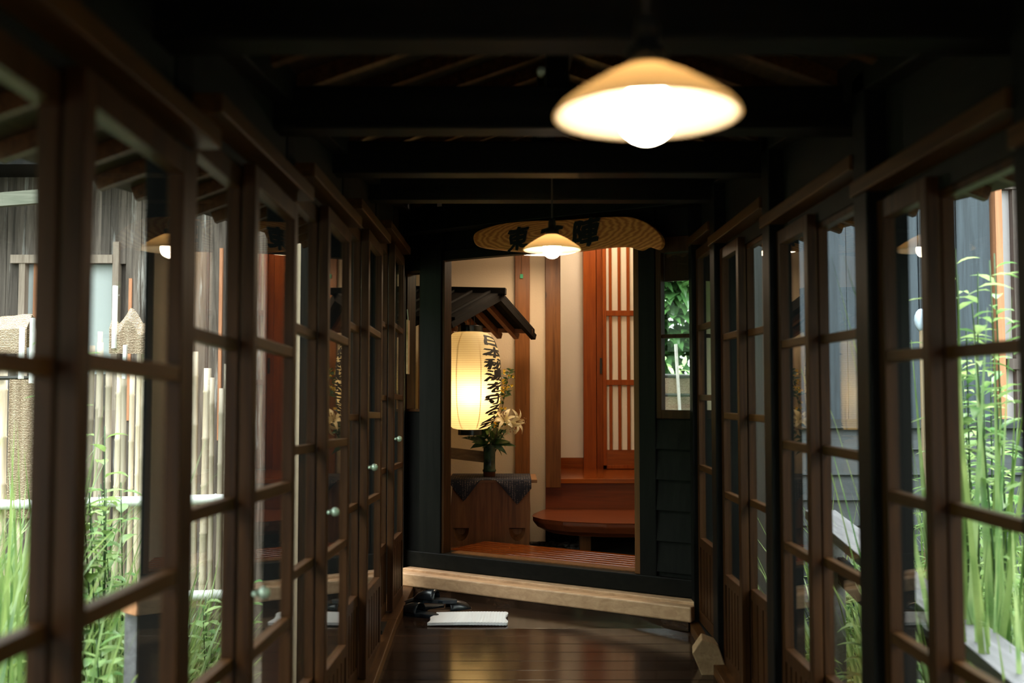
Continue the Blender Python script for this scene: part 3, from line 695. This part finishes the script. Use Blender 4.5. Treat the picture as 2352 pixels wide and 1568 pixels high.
# ------------------------------------------------------------ carved name board
nb = thing('name_board', 'live-edge wooden name board with three black characters above the doorway', 'sign', wall_end_pt(.2, -.16, 2.08))
def nbp(X, dn, z): return wall_end_pt(X, dn, z)
# outline given along the board (X) and height
def nbw(px, py):                                       # point of the board face under a pixel
    t = (px - CX) / F; X = (t * (5.78 + .85 * DN) - .527 * DN) / (1 + .62 * t)
    return (X, at(px, py, 5.78 - .62 * X + .85 * DN).z)
DN = -.16
outl = [nbw(*q) for q in ((1087, 553), (1090, 535), (1118, 522), (1160, 512), (1215, 507), (1290, 505), (1360, 500), (1415, 497), (1455, 499), (1490, 513), (1515, 535), (1523, 557), (1512, 572), (1490, 566), (1470, 574), (1440, 566), (1390, 568), (1330, 576), (1270, 578), (1200, 578), (1140, 573), (1100, 567))]
NB = []
for i in range(len(outl)):                              # Catmull-Rom smoothing
    p0, p1, p2, p3 = [Vector(outl[(i + j) % len(outl)]) for j in (-1, 0, 1, 2)]
    for u in (0, .25, .5, .75): NB.append(.5 * ((2 * p1) + (-p0 + p2) * u + (2 * p0 - 5 * p1 + 4 * p2 - p3) * u * u + (-p0 + 3 * p1 - 3 * p2 + p3) * u ** 3))
m, t, n_, l, p = nmat('name_board_wood')
tc = n_.new('ShaderNodeTexCoord'); mp = n_.new('ShaderNodeMapping'); mp.inputs['Location'].default_value = (-.05, 0, -.0); mp.inputs['Scale'].default_value = (.8, .8, 3.2); l.new(tc.outputs['Object'], mp.inputs[0])
wv = n_.new('ShaderNodeTexWave'); wv.wave_type = 'RINGS'; wv.rings_direction = 'SPHERICAL'; wv.inputs['Scale'].default_value = 9; wv.inputs['Distortion'].default_value = 5; wv.inputs['Detail'].default_value = 3; wv.inputs['Detail Scale'].default_value = 1.6; l.new(mp.outputs[0], wv.inputs['Vector'])
r = n_.new('ShaderNodeValToRGB'); r.color_ramp.elements[0].color = (.60, .16, .03, 1); r.color_ramp.elements[1].color = (.92, .36, .10, 1); l.new(wv.outputs[0], r.inputs[0]); l.new(r.outputs[0], p.inputs['Base Color']); p.inputs['Roughness'].default_value = .5
b = MB(); b.prism([nbp(q.x, DN, q.y) for q in NB], nbp(0, .045, 0) - nbp(0, 0, 0)); b.build('board', m, nb, bevel=.006)
b = MB()
for i, (ch, px, py, s_) in enumerate((('東', 1191, 548, .125), ('本', 1268, 540, .135), ('陣', 1349, 535, .15))):
    vs, fs = glyph(ch, .0, 2); X, zc = nbw(px, py)
    b.add([nbp(X + (lambda q: q[0])(brush(x, y, i + 20)) * s_ * .92, DN - .007, zc + (lambda q: q[1])(brush(x, y, i + 20)) * s_ * 1.1) for x, y in vs], fs)
b.build('brush_writing', plain('black_sign_ink', (.008, .006, .005), .6), nb)
for x in (.1, .5):
    b = MB(); ebox(b, x, x + .02, DN + .03, -.0, 2.08, 2.10); b.build('bracket', M['dark'], nb)

# ------------------------------------------------------------ things on the floor
tw = thing('folded_mat', 'white ribbed mat lying on the landing floor', 'mat', at(1072, 1436, 5.25) * Vector((1, 1, 0)) if False else Vector((-.24, 5.3, 0)))
a0 = at(981, 1437, 5.16); a1 = at(1163, 1437, 5.16); b = MB(); nx = 48; yy0, yy1 = 5.17, 5.42; pts = []
for i in range(nx + 1):
    u = i / nx
    for j in range(9):
        v = j / 8; x = a0.x + (a1.x - a0.x) * u
        edge = .008 * math.sin(v * 9) if i in (0, nx) else 0
        pts.append(Vector((x + edge + (v * .05 * (1 - u) * .5), yy0 + (yy1 - yy0) * v, .012 + .0018 * math.sin(u * 150) + .003 * math.sin(v * 6 + u * 3))))
b.v = pts
for i in range(nx):
    for j in range(8): q = i * 9 + j; b.f.append((q, q + 9, q + 10, q + 1))
b.build('mat_sheet', plain('white_cotton', (.80, .80, .80), .9, bump=.3, bscale=200), tw, solid=.014)
def slipper(label, loc, rz, mu, ms, tilt=0):
    t_ = thing('slipper', label, 'slipper', loc, 'footwear heaped by the left wall', rz)
    W = OM[t_.name]; T = lambda x, y, z: W @ Vector((x, y, z + tilt * (y + .13)))
    ol = []
    for i in range(28):
        a = 2 * math.pi * i / 28; y = .125 * math.sin(a); wd = .046 if y > 0 else .038; ol.append((wd * math.cos(a) * (1 - .15 * (abs(y) < .03)), y))
    b = MB(); n = 28
    b.v = [T(x, y, 0) for x, y in ol] + [T(x * 1.03, y * 1.01, .012) for x, y in ol] + [T(x, y, .02) for x, y in ol]
    for k in (0, n):
        for j in range(n): b.f.append((k + j, k + (j + 1) % n, k + n + (j + 1) % n, k + n + j))
    b.f += [tuple(range(n - 1, -1, -1)), tuple(range(2 * n, 3 * n))]; b.build('sole', ms, t_, bevel=.002)
    b = MB(); nu, nv = 12, 6
    for i in range(nu + 1):
        a = math.pi * i / nu
        for j in range(nv + 1):
            v = j / nv; y = -.01 + .125 * v; hw = .047 * math.sqrt(max(0, 1 - (max(0, y) / .132) ** 2)) + .001; hz = .052 * (1 - .65 * v * v) * (1 if v < 1 else .5)
            b.v.append(T(hw * math.cos(a), y, .016 + hz * math.sin(a)))
    for i in range(nu):
        for j in range(nv): q = i * (nv + 1) + j; b.f.append((q, q + 1, q + nv + 2, q + nv + 1))
    b.build('upper', mu, t_, smooth=True, solid=.004)
mn = plain('black_vinyl', (.012, .016, .02), .22); mn2 = plain('dark_navy_rubber', (.012, .02, .028), .35); mbr = plain('brown_cork', (.16, .08, .04), .7)
slipper('black slipper lying sideways nearest the left wall', (-.50, 5.42, .0), R(60), mn, mn2)
slipper('black shiny slipper behind the others at the wall', (-.50, 5.58, .0), R(100), mn, mn2)
slipper('dark slipper resting on top of the heap', (-.42, 5.50, .055), R(75), mn, mn2)
slipper('black slipper with brown insole beside the white mat', (-.34, 5.50, .0), R(-70), mn, mbr)
# pale block against the right wall
wb = thing('wooden_wedge', 'pale wooden wedge block on the floor against the right wall', 'block', (.80, 4.5, ramp(4.5)))
z_ = ramp(4.5); b = MB().prism([at(1590, 1500, 4.5), at(1612, 1468, 4.5), at(1650, 1482, 4.5), at(1668, 1535, 4.5), at(1664, 1582, 4.5), at(1625, 1580, 4.5)], (0.02, .12, .0)); b.build('block', wood('raw_offcut_wood', (.25, .15, .07), (.42, .28, .15), .6, 'Y', 5), wb, bevel=.004)
# narrow plaque hanging from the left wall
pq = at(934, 795, 5.55)
t_ = thing('hanging_plaque', 'narrow pale wooden strip hanging on the far left post', 'plaque', (-.575, 5.55, 1.3))
MB().box(-.585, -.575, 5.50, 5.585, 1.30, 1.60).build('board', M['pale'], t_); MB().tube([(-.578, 5.54, 1.6), (-.584, 5.54, 1.66)], .003, 5).build('nail', M['brass'], t_)
#GARDEN
# ------------------------------------------------------------ garden: ground, buildings, fences
GZ = -.95
b = MB().box(-14, 14, -4, 30, GZ - .1, GZ); struct(b.build('ground', M['ground']), 'damp garden soil outside')
mwe = wood('weathered_board', (.035, .028, .022), (.20, .165, .14), .75, 'Z', 4, .5, .3, worn=((.55, .55, .53), .56), board=(0, .14))
mbl = wood('blue_black_board', (.022, .033, .046), (.06, .082, .108), .5, 'Z', 4, .4, .5, worn=((.28, .32, .35), .68))
mblx = wood('blue_black_siding', (.020, .026, .032), (.055, .065, .075), .5, 'X', 4, .4, .5, worn=((.25, .27, .28), .66))
mgw = wood('silver_grey_timber', (.17, .165, .18), (.31, .30, .33), .7, 'Y', 5, .3, .3)
mcl = plain('frosted_window_glass', (.34, .38, .38), .3)
mor = wood('fresh_orange_wood', (.42, .17, .08), (.60, .28, .15), .6, 'Z', 5)
for sx in (-1, 1):  # green slopes added on both sides to shut out low sky light
    b = MB(); random.seed(4 + sx); nx_, ny_ = 8, 22
    for i in range(nx_ + 1):
        for j in range(ny_ + 1): b.v.append(Vector((sx * (9 + i * 1.6), -16 + j * 2.4, GZ + 12 * (i / nx_) ** .8 + random.uniform(-.7, .7) * (i > 0))))
    for i in range(nx_):
        for j in range(ny_): q = i * (ny_ + 1) + j; b.f.append((q, q + 1, q + ny_ + 2, q + ny_ + 1))
    struct(b.build('ground_slope', leafmat('hillside_green', (.02, .055, .015), (.05, .11, .03), .1, 2)), 'wooded slope rising beyond the garden')
# left weathered house
hs = thing('weathered_house', 'old house with weathered grey vertical boards behind the left fence', 'house', (-4.0, 8.3, GZ))
b = MB(); random.seed(2); x = -7.0; Yh = 8.3; W0, W1, WZ0, WZ1 = at(62, 700, Yh).x, at(262, 700, Yh).x, 1.35, at(230, 606, Yh).z
while x < -2.05:
    ww = random.uniform(.10, .17); d = random.uniform(0, .018)
    if x + ww > W0 and x < W1:
        b.box(x, x + ww - .004, Yh - d, Yh + .05, GZ, WZ0).box(x, x + ww - .004, Yh - d, Yh + .05, WZ1, 4)
    else: b.box(x, x + ww - .004, Yh - d, Yh + .05, GZ, 4)
    x += ww
b.build('board_wall', mwe, hs)
MB().box(-7, -2.05, Yh + .05, Yh + .1, GZ, 4).box(-2.15, -2.05, Yh, Yh + 4, GZ, 4).build('side_wall', mwe, hs)
fr = MB().box(W0 - .05, W0, Yh - .05, Yh + .02, WZ0, WZ1 + .05).box(W1, W1 + .05, Yh - .05, Yh + .02, WZ0 - .5, WZ1 + .18).box(W0 - .12, W1 + .0, Yh - .06, Yh + .02, WZ1, WZ1 + .07).build('window_frame', wood('faded_frame', (.16, .12, .09), (.34, .28, .23), .7, 'Z', 5), hs)
MB().box(W0, W1, Yh + .02, Yh + .03, WZ0, WZ1).build('window_pane', mcl, fr)
for x in (W0 + .06, (W0 + W1) / 2): MB().box(x, x + .04, Yh - .02, Yh + .02, WZ0, WZ1).build('muntin', mor, fr)
MB().box(at(298, 700, Yh).x, at(305, 700, Yh).x, Yh - .03, Yh, at(1, 745, Yh).z - .8, at(1, 640, Yh).z).build('split_strip', mor, hs)
MB().box(at(505, 700, Yh).x, at(512, 700, Yh).x, Yh - .03, Yh, .8, 2.4).build('split_strip', mor, hs)
MB().bar((-7, Yh - .35, at(0, 462, 7.95).z - .22), (at(92, 445, 7.95).x, Yh - .35, at(92, 452, 7.95).z), .06, .11).build('eave_beam', wood('grey_green_beam', (.10, .11, .08), (.2, .2, .16), .7, 'X', 5), hs)
MB().box(-7, -1.9, Yh - .5, Yh + 1, 3.0, 3.06).build('eave_boards', M['black'], hs)
# right blue-black house
Yr = 6.6
hs = thing('blue_black_house', 'house with blue-black boards seen through the right windows', 'house', (3.2, Yr, GZ))
zsp = at(2050, 972, Yr).z; b = MB(); x = 1.84; random.seed(8)
xo = at(2283, 700, Yr).x
while x < xo - .02:
    ww = min(random.uniform(.17, .3), xo - x); d = random.uniform(0, .02); b.box(x, x + ww - .006, Yr - d, Yr + .05, zsp, 3.6); x += ww
b.box(1.84, 1.9, Yr, Yr + 1.2, GZ, 3.6)
b.build('board_wall', mbl, hs)
b = MB(); z = zsp
while z > GZ:
    b.prism([(1.84, Yr - .005, z), (1.84, Yr - .04, z - .17), (1.84, Yr + .04, z - .17), (1.84, Yr + .05, z)], (4.2, 0, 0)); z -= .165
b.box(1.84, 6, Yr - .06, Yr, zsp - .03, zsp + .03); b.build('lapped_siding', mblx, hs)
MB().box(xo, xo + .045, Yr - .05, Yr + .05, zsp, 3.6).build('corner_post', mor, hs)
fr = MB().box(xo + .13, xo + .17, Yr - .02, Yr + .03, zsp, 3.6).box(xo + .075, 6, Yr - .03, Yr + .03, 2.55, 2.62).box(xo + .075, 6, Yr - .03, Yr + .03, 1.35, 1.42).build('window_frame', wood('grey_frame', (.07, .05, .045), (.14, .11, .1), .7), hs)
MB().box(xo + .075, 6, Yr + .03, Yr + .045, zsp, 3.6).build('window_pane', plain('pale_curtained_pane', (.42, .40, .42), .3), fr)
MB().box(1.7, 6, Yr - .5, Yr + 1.2, 3.3, 3.36).build('eave_boards', M['black'], hs)
# pale oval on a stick
t_ = thing('garden_lamp', 'pale oval head on a thin bamboo stick before the blue-black boards', 'lamp', (at(2118, 735, 5.9).x, 5.9, GZ))
q = at(2116, 735, 5.9); MB().ball(q, .06, 16, (.7, .5, 1.15)).build('oval_head', plain('pale_blue_shade', (.55, .66, .8), .4), t_, smooth=True)
MB().tube([(q.x, 5.9, GZ), (q.x, 5.9, q.z - .05)], .014, 8).build('stick', plain('bamboo_stick', (.5, .38, .25), .5), t_)
b = MB().bar(at(296, 1392, 3.3), at(392, 1386, 3.42), .09, .05); pk = thing('garden_plank', 'reddish plank lying on low stakes outside the left windows', 'plank', at(340, 1400, 3.36)); b.build('plank', mor, pk, bevel=.003)
for px in (306, 384):
    q = at(px, 1400, 3.36); MB().box(q.x - .02, q.x + .02, 3.34, 3.38, GZ, q.z).build('stake', mgw, pk)
# handrail right: sloping capped plank on posts
hr = thing('outdoor_railing', 'silver-grey sloping plank railing outside the right windows', 'railing', (1.5, 3.5, GZ))
p0, p1 = at(1895, 1205, 4.75), at(2440, 1650, 2.75)
p0.x = 1.52; p1.x = 1.52
d_ = (p0 - p1).normalized(); MB().bar(p1 - d_ * 1.2, p0 + d_ * .2, .15, .045).build('cap_plank', mgw, hr, bevel=.004)
MB().bar(p1 - d_ * 1.2 + Vector((.02, 0, -.2)), p0 + Vector((.02, 0, -.2)), .03, .12).build('side_plank', M['black'], hr)
for y in (2.3, 3.15, 4.0, 4.75):
    zt_ = p1.z + (p0.z - p1.z) * (y - p1.y) / (p0.y - p1.y)
    MB().box(1.48, 1.56, y - .04, y + .04, GZ, zt_ - .02).build('post', mgw, hr, bevel=.003)
bk = thing('grey_crate', 'square grey timber box beside the sloping railing', 'box', (at(2180, 1400, 4.4).x, 4.4, GZ))
q0, q1 = at(2075, 1400, 4.3), at(2225, 1400, 4.3)
MB().box(q0.x, q1.x, 4.3, 4.6, GZ, q0.z - .01).build('body', mgw, bk, bevel=.004); MB().box(q0.x - .02, q1.x + .02, 4.27, 4.63, q0.z - .01, q0.z + .03).build('lid', plain('pale_lid', (.62, .6, .6), .6), bk)

# bamboo fence, left
mba = wood('pale_dry_bamboo', (.46, .36, .26), (.80, .69, .55), .5, 'Z', 3, .1, .4, board=(0, .05))
mbw = wood('white_bleached_bamboo', (.62, .62, .60), (.85, .85, .84), .5, 'X', 3, .1, .4)
m, t, n_, l, p = nmat('reed_mat'); mrd = m
tc = n_.new('ShaderNodeTexCoord'); wv = n_.new('ShaderNodeTexWave'); wv.bands_direction = 'Z'; wv.inputs['Scale'].default_value = 34; wv.inputs['Distortion'].default_value = 6; wv.inputs['Detail'].default_value = 4; wv.inputs['Detail Scale'].default_value = 3; l.new(tc.outputs['Object'], wv.inputs['Vector'])
r = n_.new('ShaderNodeValToRGB'); r.color_ramp.elements[0].color = (.26, .16, .09, 1); r.color_ramp.elements[1].color = (.62, .48, .35, 1); r.color_ramp.elements[1].position = .6; l.new(wv.outputs[0], r.inputs[0]); l.new(r.outputs[0], p.inputs['Base Color']); p.inputs['Roughness'].default_value = .8
bp = n_.new('ShaderNodeBump'); bp.inputs['Strength'].default_value = .8; bp.inputs['Distance'].default_value = .01; l.new(wv.outputs[0], bp.inputs['Height']); l.new(bp.outputs[0], p.inputs['Normal'])
def bamboo(bb, p0, p1, r, nod=.28):
    p0, p1 = Vector(p0), Vector(p1); L = (p1 - p0).length; n = max(1, int(L / nod)); pts, rr = [p0], [r]
    for i in range(1, n + 1):
        q = p0.lerp(p1, i / (n + .5)); d = (p1 - p0).normalized(); pts += [q - d * .008, q, q + d * .008]; rr += [r, r * 1.16, r]
    pts.append(p1); rr.append(r); bb.tube(pts, rr, 9)
YF = 5.75
fc = thing('bamboo_fence', 'pale upright bamboo fence with reed mats outside the left windows', 'fence', (-2.3, YF, GZ))
random.seed(21); x = -3.9
while x < -1.56:
    r = random.uniform(.014, .022); px = CX + x / YF * F; yt = 800 + 40 * math.sin(px * .05) + random.uniform(-30, 50)
    if px > 440: yt = 820 + random.uniform(-30, 90)
    b = MB(); bamboo(b, (x, YF + random.uniform(-.02, .02), GZ), (x + random.uniform(-.02, .02), YF, at(px, yt, YF).z), r); b.build('bamboo_pole', mba, fc, smooth=True)
    x += r * 2 + random.uniform(.002, .012)
for yy in (1145, 1365):
    zr = at(460, yy, YF - .06).z; b = MB(); bamboo(b, (-3.9, YF - .055, zr - .06), (-1.5, YF - .055, zr), .03, .35); b.build('cross_rail', mbw, fc, smooth=True)
b = MB(); zr = at(60, 868, YF - .04).z; b.tube([(-3.9, YF - .045, zr), (-2.75, YF - .045, zr)], .012, 8); b.build('dark_rail', M['dark'], fc)
def reed(b, px0, px1, ytop, ybot, Y, wave=0, roll=.0):
    n = 16; k = len(b.v)
    for i in range(n + 1):
        u = i / n; px = px0 + (px1 - px0) * u; top = at(px, ytop(u), Y); bot = at(px, ybot, Y)
        prof = [(0, bot.z, 0), (0, top.z - .02, 0), (roll * .5, top.z + roll * .5, 0), (roll, top.z + roll * .2, 0), (roll * 1.3, top.z - .12, 0)]
        for d, z, _ in prof: b.v.append(Vector((top.x, Y + d + .01 * math.sin(u * 20), z)))
    for i in range(n):
        for j in range(4): q = k + i * 5 + j; b.f.append((q, q + 5, q + 6, q + 1))
b = MB(); reed(b, -80, 60, lambda u: 758 - 14 * u, 812, YF - .10, roll=.12); b.build('reed_mat', mrd, fc, solid=.008)
b = MB(); reed(b, 22, 92, lambda u: 872, 1190, YF - .06, roll=.0); b.build('reed_mat', mrd, fc, solid=.008)
b = MB(); reed(b, 252, 334, lambda u: 745 + 18 * math.sin(u * 9), 812, YF - .10, roll=.1); b.build('reed_mat', mrd, fc, solid=.008)
for px, y0_, y1_, wd in ((262, 656, 800, .03), (72, 730, 880, .028), (48, 752, 870, .03), (285, 792, 870, .022)):
    q0, q1 = at(px, y1_, YF - .12), at(px + 3, y0_, YF - .12); MB().bar(q0, q1, wd, .02).build('white_stake', mbw, fc, bevel=.002)
# second reed fence seen in the right end window
Y2 = 8.9; f2 = thing('reed_screen', 'low reed screen with a white stake seen in the right end window', 'fence', (at(1560, 900, Y2).x, Y2, GZ))
b = MB(); reed(b, 1500, 1760, lambda u: 862, 1250, Y2); b.build('reed_mat', mrd, f2, solid=.01)
b = MB(); b.tube([at(1490, 862, Y2 - .03), at(1770, 868, Y2 - .03)], .018, 8); b.build('top_rail', M['dark'], f2, smooth=True)
b = MB(); b.tube([at(1490, 906, Y2 - .03), at(1770, 910, Y2 - .03)], .014, 8); b.build('middle_rail', M['dark'], f2, smooth=True)
MB().bar(at(1562, 960, Y2 - .06), at(1552, 790, Y2 - .06), .055, .02).build('white_stake', mbw, f2)
for px in (1515, 1640, 1755): MB().tube([(at(px, 900, Y2).x, Y2 + .05, GZ), at(px, 860, Y2 + .05)], .025, 8).build('fence_post', mba, f2)

# ------------------------------------------------------------ plants
G1 = leafmat('bright_grass', (.09, .20, .05), (.36, .48, .17), .45, 5)
G2 = leafmat('fresh_leaf', (.13, .30, .10), (.50, .64, .28), .45, 6)
G3 = leafmat('deep_leaf', (.03, .10, .025), (.09, .22, .06), .35, 4)
def grass(name, label, region, n, hmin, hmax, mat, seed, wd=.012, ok=None):
    random.seed(seed); b = MB(); k = 0
    while k < n:
        x = random.uniform(region[0], region[1]); y = random.uniform(region[2], region[3])
        if ok and not ok(x, y): continue
        k += 1; a = random.uniform(0, 6.28); ln = random.uniform(.1, .45); L = random.uniform(hmin, hmax)
        b.blade((x, y, GZ), (math.cos(a) * ln, math.sin(a) * ln, 1), L, random.uniform(.6, 1.5) * wd, random.uniform(.3, 1.5), 6)
    return tag(b.build(name, mat), label, 'grass', None, 'stuff')
grass('grass', 'bright green grass growing between the passage and the bamboo fence', (-2.9, -1.5, 3.0, 5.5), 2600, .5, 1.35, G1, 31, .016, ok=lambda x, y: x / y > -.44 and not (x > -1.75 and y > 4.4))
grass('grass', 'tall grass reaching up past the reed mat at the far left', (-3.4, -1.5, 2.7, 5.4), 1300, .9, 2.15, G1, 36, .02, ok=lambda x, y: x / y < -.455)
grass('grass', 'tangled grass below the blue-black house outside the right windows', (1.7, 4.2, 3.0, 6.0), 4200, .5, 1.75, G1, 32, .02)
def leafy(name, label, base, h, lean, nl, L, wd, mat, seed, group, spread=.0, stems=1, up=.5):
    random.seed(seed); base = Vector(base); t_ = thing(name, label, 'plant', base, group); bl = MB()
    for s_ in range(stems):
        a0 = random.uniform(0, 6.28); P = []; off = Vector((math.cos(a0), math.sin(a0), 0)) * spread * random.uniform(.2, 1); hh_ = h * random.uniform(.75, 1)
        for i in range(7):
            u = i / 6; P.append(base + off * (u ** 1.3) + Vector((lean[0] * u * u, lean[1] * u * u, hh_ * u)))
        MB().tube(P, [.007 - .0045 * i / 6 for i in range(7)], 6).build('stem', mst, t_, smooth=True)
        for i in range(nl):
            u = .12 + .88 * i / nl; k = u * 6; j = min(5, int(k)); q = P[j].lerp(P[j + 1], k - j); a = i * 2.4 + random.uniform(-.4, .4)
            bl.leaf(q, (math.cos(a), math.sin(a), up * random.uniform(.3, 1.6)), L * random.uniform(.6, 1.15) * (1.1 - .4 * u), wd * random.uniform(.7, 1.2), random.uniform(.5, 1.3), 4)
    bl.build('leaves', mat, t_, smooth=True); return t_
lp = [(60, 0, 3.5, 1.25, 'broad-leaved plant among the tall grass at the far left', 8),
      (205, 0, 4.3, 2.5, 'left leafy plant whose pale top shows above the fence', 1),
      (250, 0, 4.4, 2.1, 'leafy plant with one broad leaf before the bamboo poles', 2),
      (300, 0, 4.9, 1.95, 'leafy plant nearest the black window post at the left', 3),
      (30, 0, 3.9, 1.4, 'low broad-leaved plant at the left picture edge', 4),
      (490, 0, 5.0, 1.25, 'small leafy plant in front of the white cross rails', 5),
      (230, 0, 3.4, 1.1, 'low leafy plant under the nearest left panes', 6),
      (270, 0, 3.8, 1.6, 'leafy plant standing between the broad-leaved one and the panes', 7)]
for px, py, Y, h, lb, sd_ in lp:
    x = at(px, 900, Y).x; leafy('leafy_plant', lb, (x, Y, GZ), h, (0, -.05), 30, .15, .06, G2 if sd_ % 2 else G1, 40 + sd_, 'leafy plants before the bamboo fence', .26, 5)
rp = [(2070, 4.0, 1.3, 'leafy plant rising behind the grey timber box', 7), (2290, 3.3, 1.2, 'low bushy plant at the foot of the tall reeds', 8), (1925, 4.3, 1.0, 'small leafy plant under the upper end of the sloping railing', 9),
      (2230, 3.9, 2.75, 'tall leafy plant with pale top leaves in the right window', 1), (2320, 3.7, 2.7, 'tall leafy plant at the right picture edge', 2),
      (2090, 5.2, 1.75, 'leafy plant before the middle of the blue-black boards', 3), (2160, 4.9, 2.0, 'leafy plant beside the pale oval lamp', 4),
      (1930, 5.4, 1.3, 'low leafy plant behind the sloping railing', 5), (2270, 4.4, 2.45, 'leafy plant between the two tallest ones', 6)]
for px, Y, h, lb, sd_ in rp:
    x = at(px, 900, Y).x; leafy('leafy_plant', lb, (x, Y, GZ), h, (0, -.05), 40, .19, .042, G2, 60 + sd_, 'leafy plants outside the right windows', .26, 6, .4)
# big arching reeds at right
random.seed(77)
for i, (px, Y, h, lb) in enumerate(((2200, 3.6, 2.75, 'arching reed with a bent-over tip near the lamp reflection'), (2300, 3.4, 2.95, 'tallest reed blades crossing the orange corner post'), (2250, 3.5, 2.2, 'reed clump between the two taller reeds'), (2350, 3.2, 2.0, 'reed clump at the lower right edge'))):
    x = at(px, 900, Y).x; t_ = thing('tall_reed', lb, 'plant', (x, Y, GZ), 'reeds outside the right windows'); 
    for k in range(24):
        a = random.uniform(0, 6.28); ln = random.uniform(.05, .22); b = MB()
        b.blade((x + random.uniform(-.08, .08), Y + random.uniform(-.08, .08), GZ), (math.cos(a) * ln, math.sin(a) * ln, 1), h * random.uniform(.55, 1), random.uniform(.02, .034), random.uniform(.15, .9), 9, .3)
        b.build('blade', G2 if k % 2 else G1, t_, smooth=True)
# shrubs and trees far behind
def crown(name, label, c, r, n, L, wd, mat, seed, group=None, trunk=True):
    random.seed(seed); c = Vector(c); t_ = thing(name, label, 'tree' if name == 'tree' else 'shrub', (c.x, c.y, GZ), group); b = MB()
    for i in range(n):
        d = Vector((random.gauss(0, 1), random.gauss(0, 1), random.gauss(0, 1))).normalized(); q = c + Vector((d.x * r[0], d.y * r[1], d.z * r[2])) * (random.uniform(.55, 1) ** .6)
        b.leaf(q, (d.x + random.uniform(-.6, .6), d.y + random.uniform(-.6, .6), random.uniform(-.8, .5)), L * random.uniform(.6, 1.3), wd, random.uniform(.4, 1.2), 3)
    b.build('crown', mat, t_)
    MB().tube([(c.x, c.y, GZ), (c.x + .05, c.y, c.z)], [.06, .03], 8).build('trunk', plain('bark', (.06, .045, .03), .9), t_)
crown('tree', 'dense green tree filling the right end window', (1.9, 11.8, 2.0), (1.7, .9, 3.0), 13000, .34, .11, G3, 90, 'trees behind the houses')
crown('tree', 'green tree behind the reed screen to the right', (5.4, 12.8, 2.8), (1.5, 1.0, 2.6), 1500, .32, .08, G3, 91, 'trees behind the houses')
crown('tree', 'green tree between the entrance hall and the weathered house', (-.9, 14.0, 2.0), (.9, .9, 2.6), 1500, .3, .08, G3, 92, 'trees behind the houses')
crown('shrub', 'light green shrub just above the reed screen', (1.45, 9.6, .95), (.55, .35, .55), 700, .14, .05, G2, 93)
# undergrowth below the right railing
crown('shrub', 'dark shrub under the blue-black siding', (2.2, 5.9, -.5), (.6, .3, .5), 500, .15, .04, G3, 94, None)
crown('shrub', 'bright low shrub beside the sloping railing', (1.95, 5.0, -.45), (.3, .3, .55), 450, .13, .035, G2, 95, None)
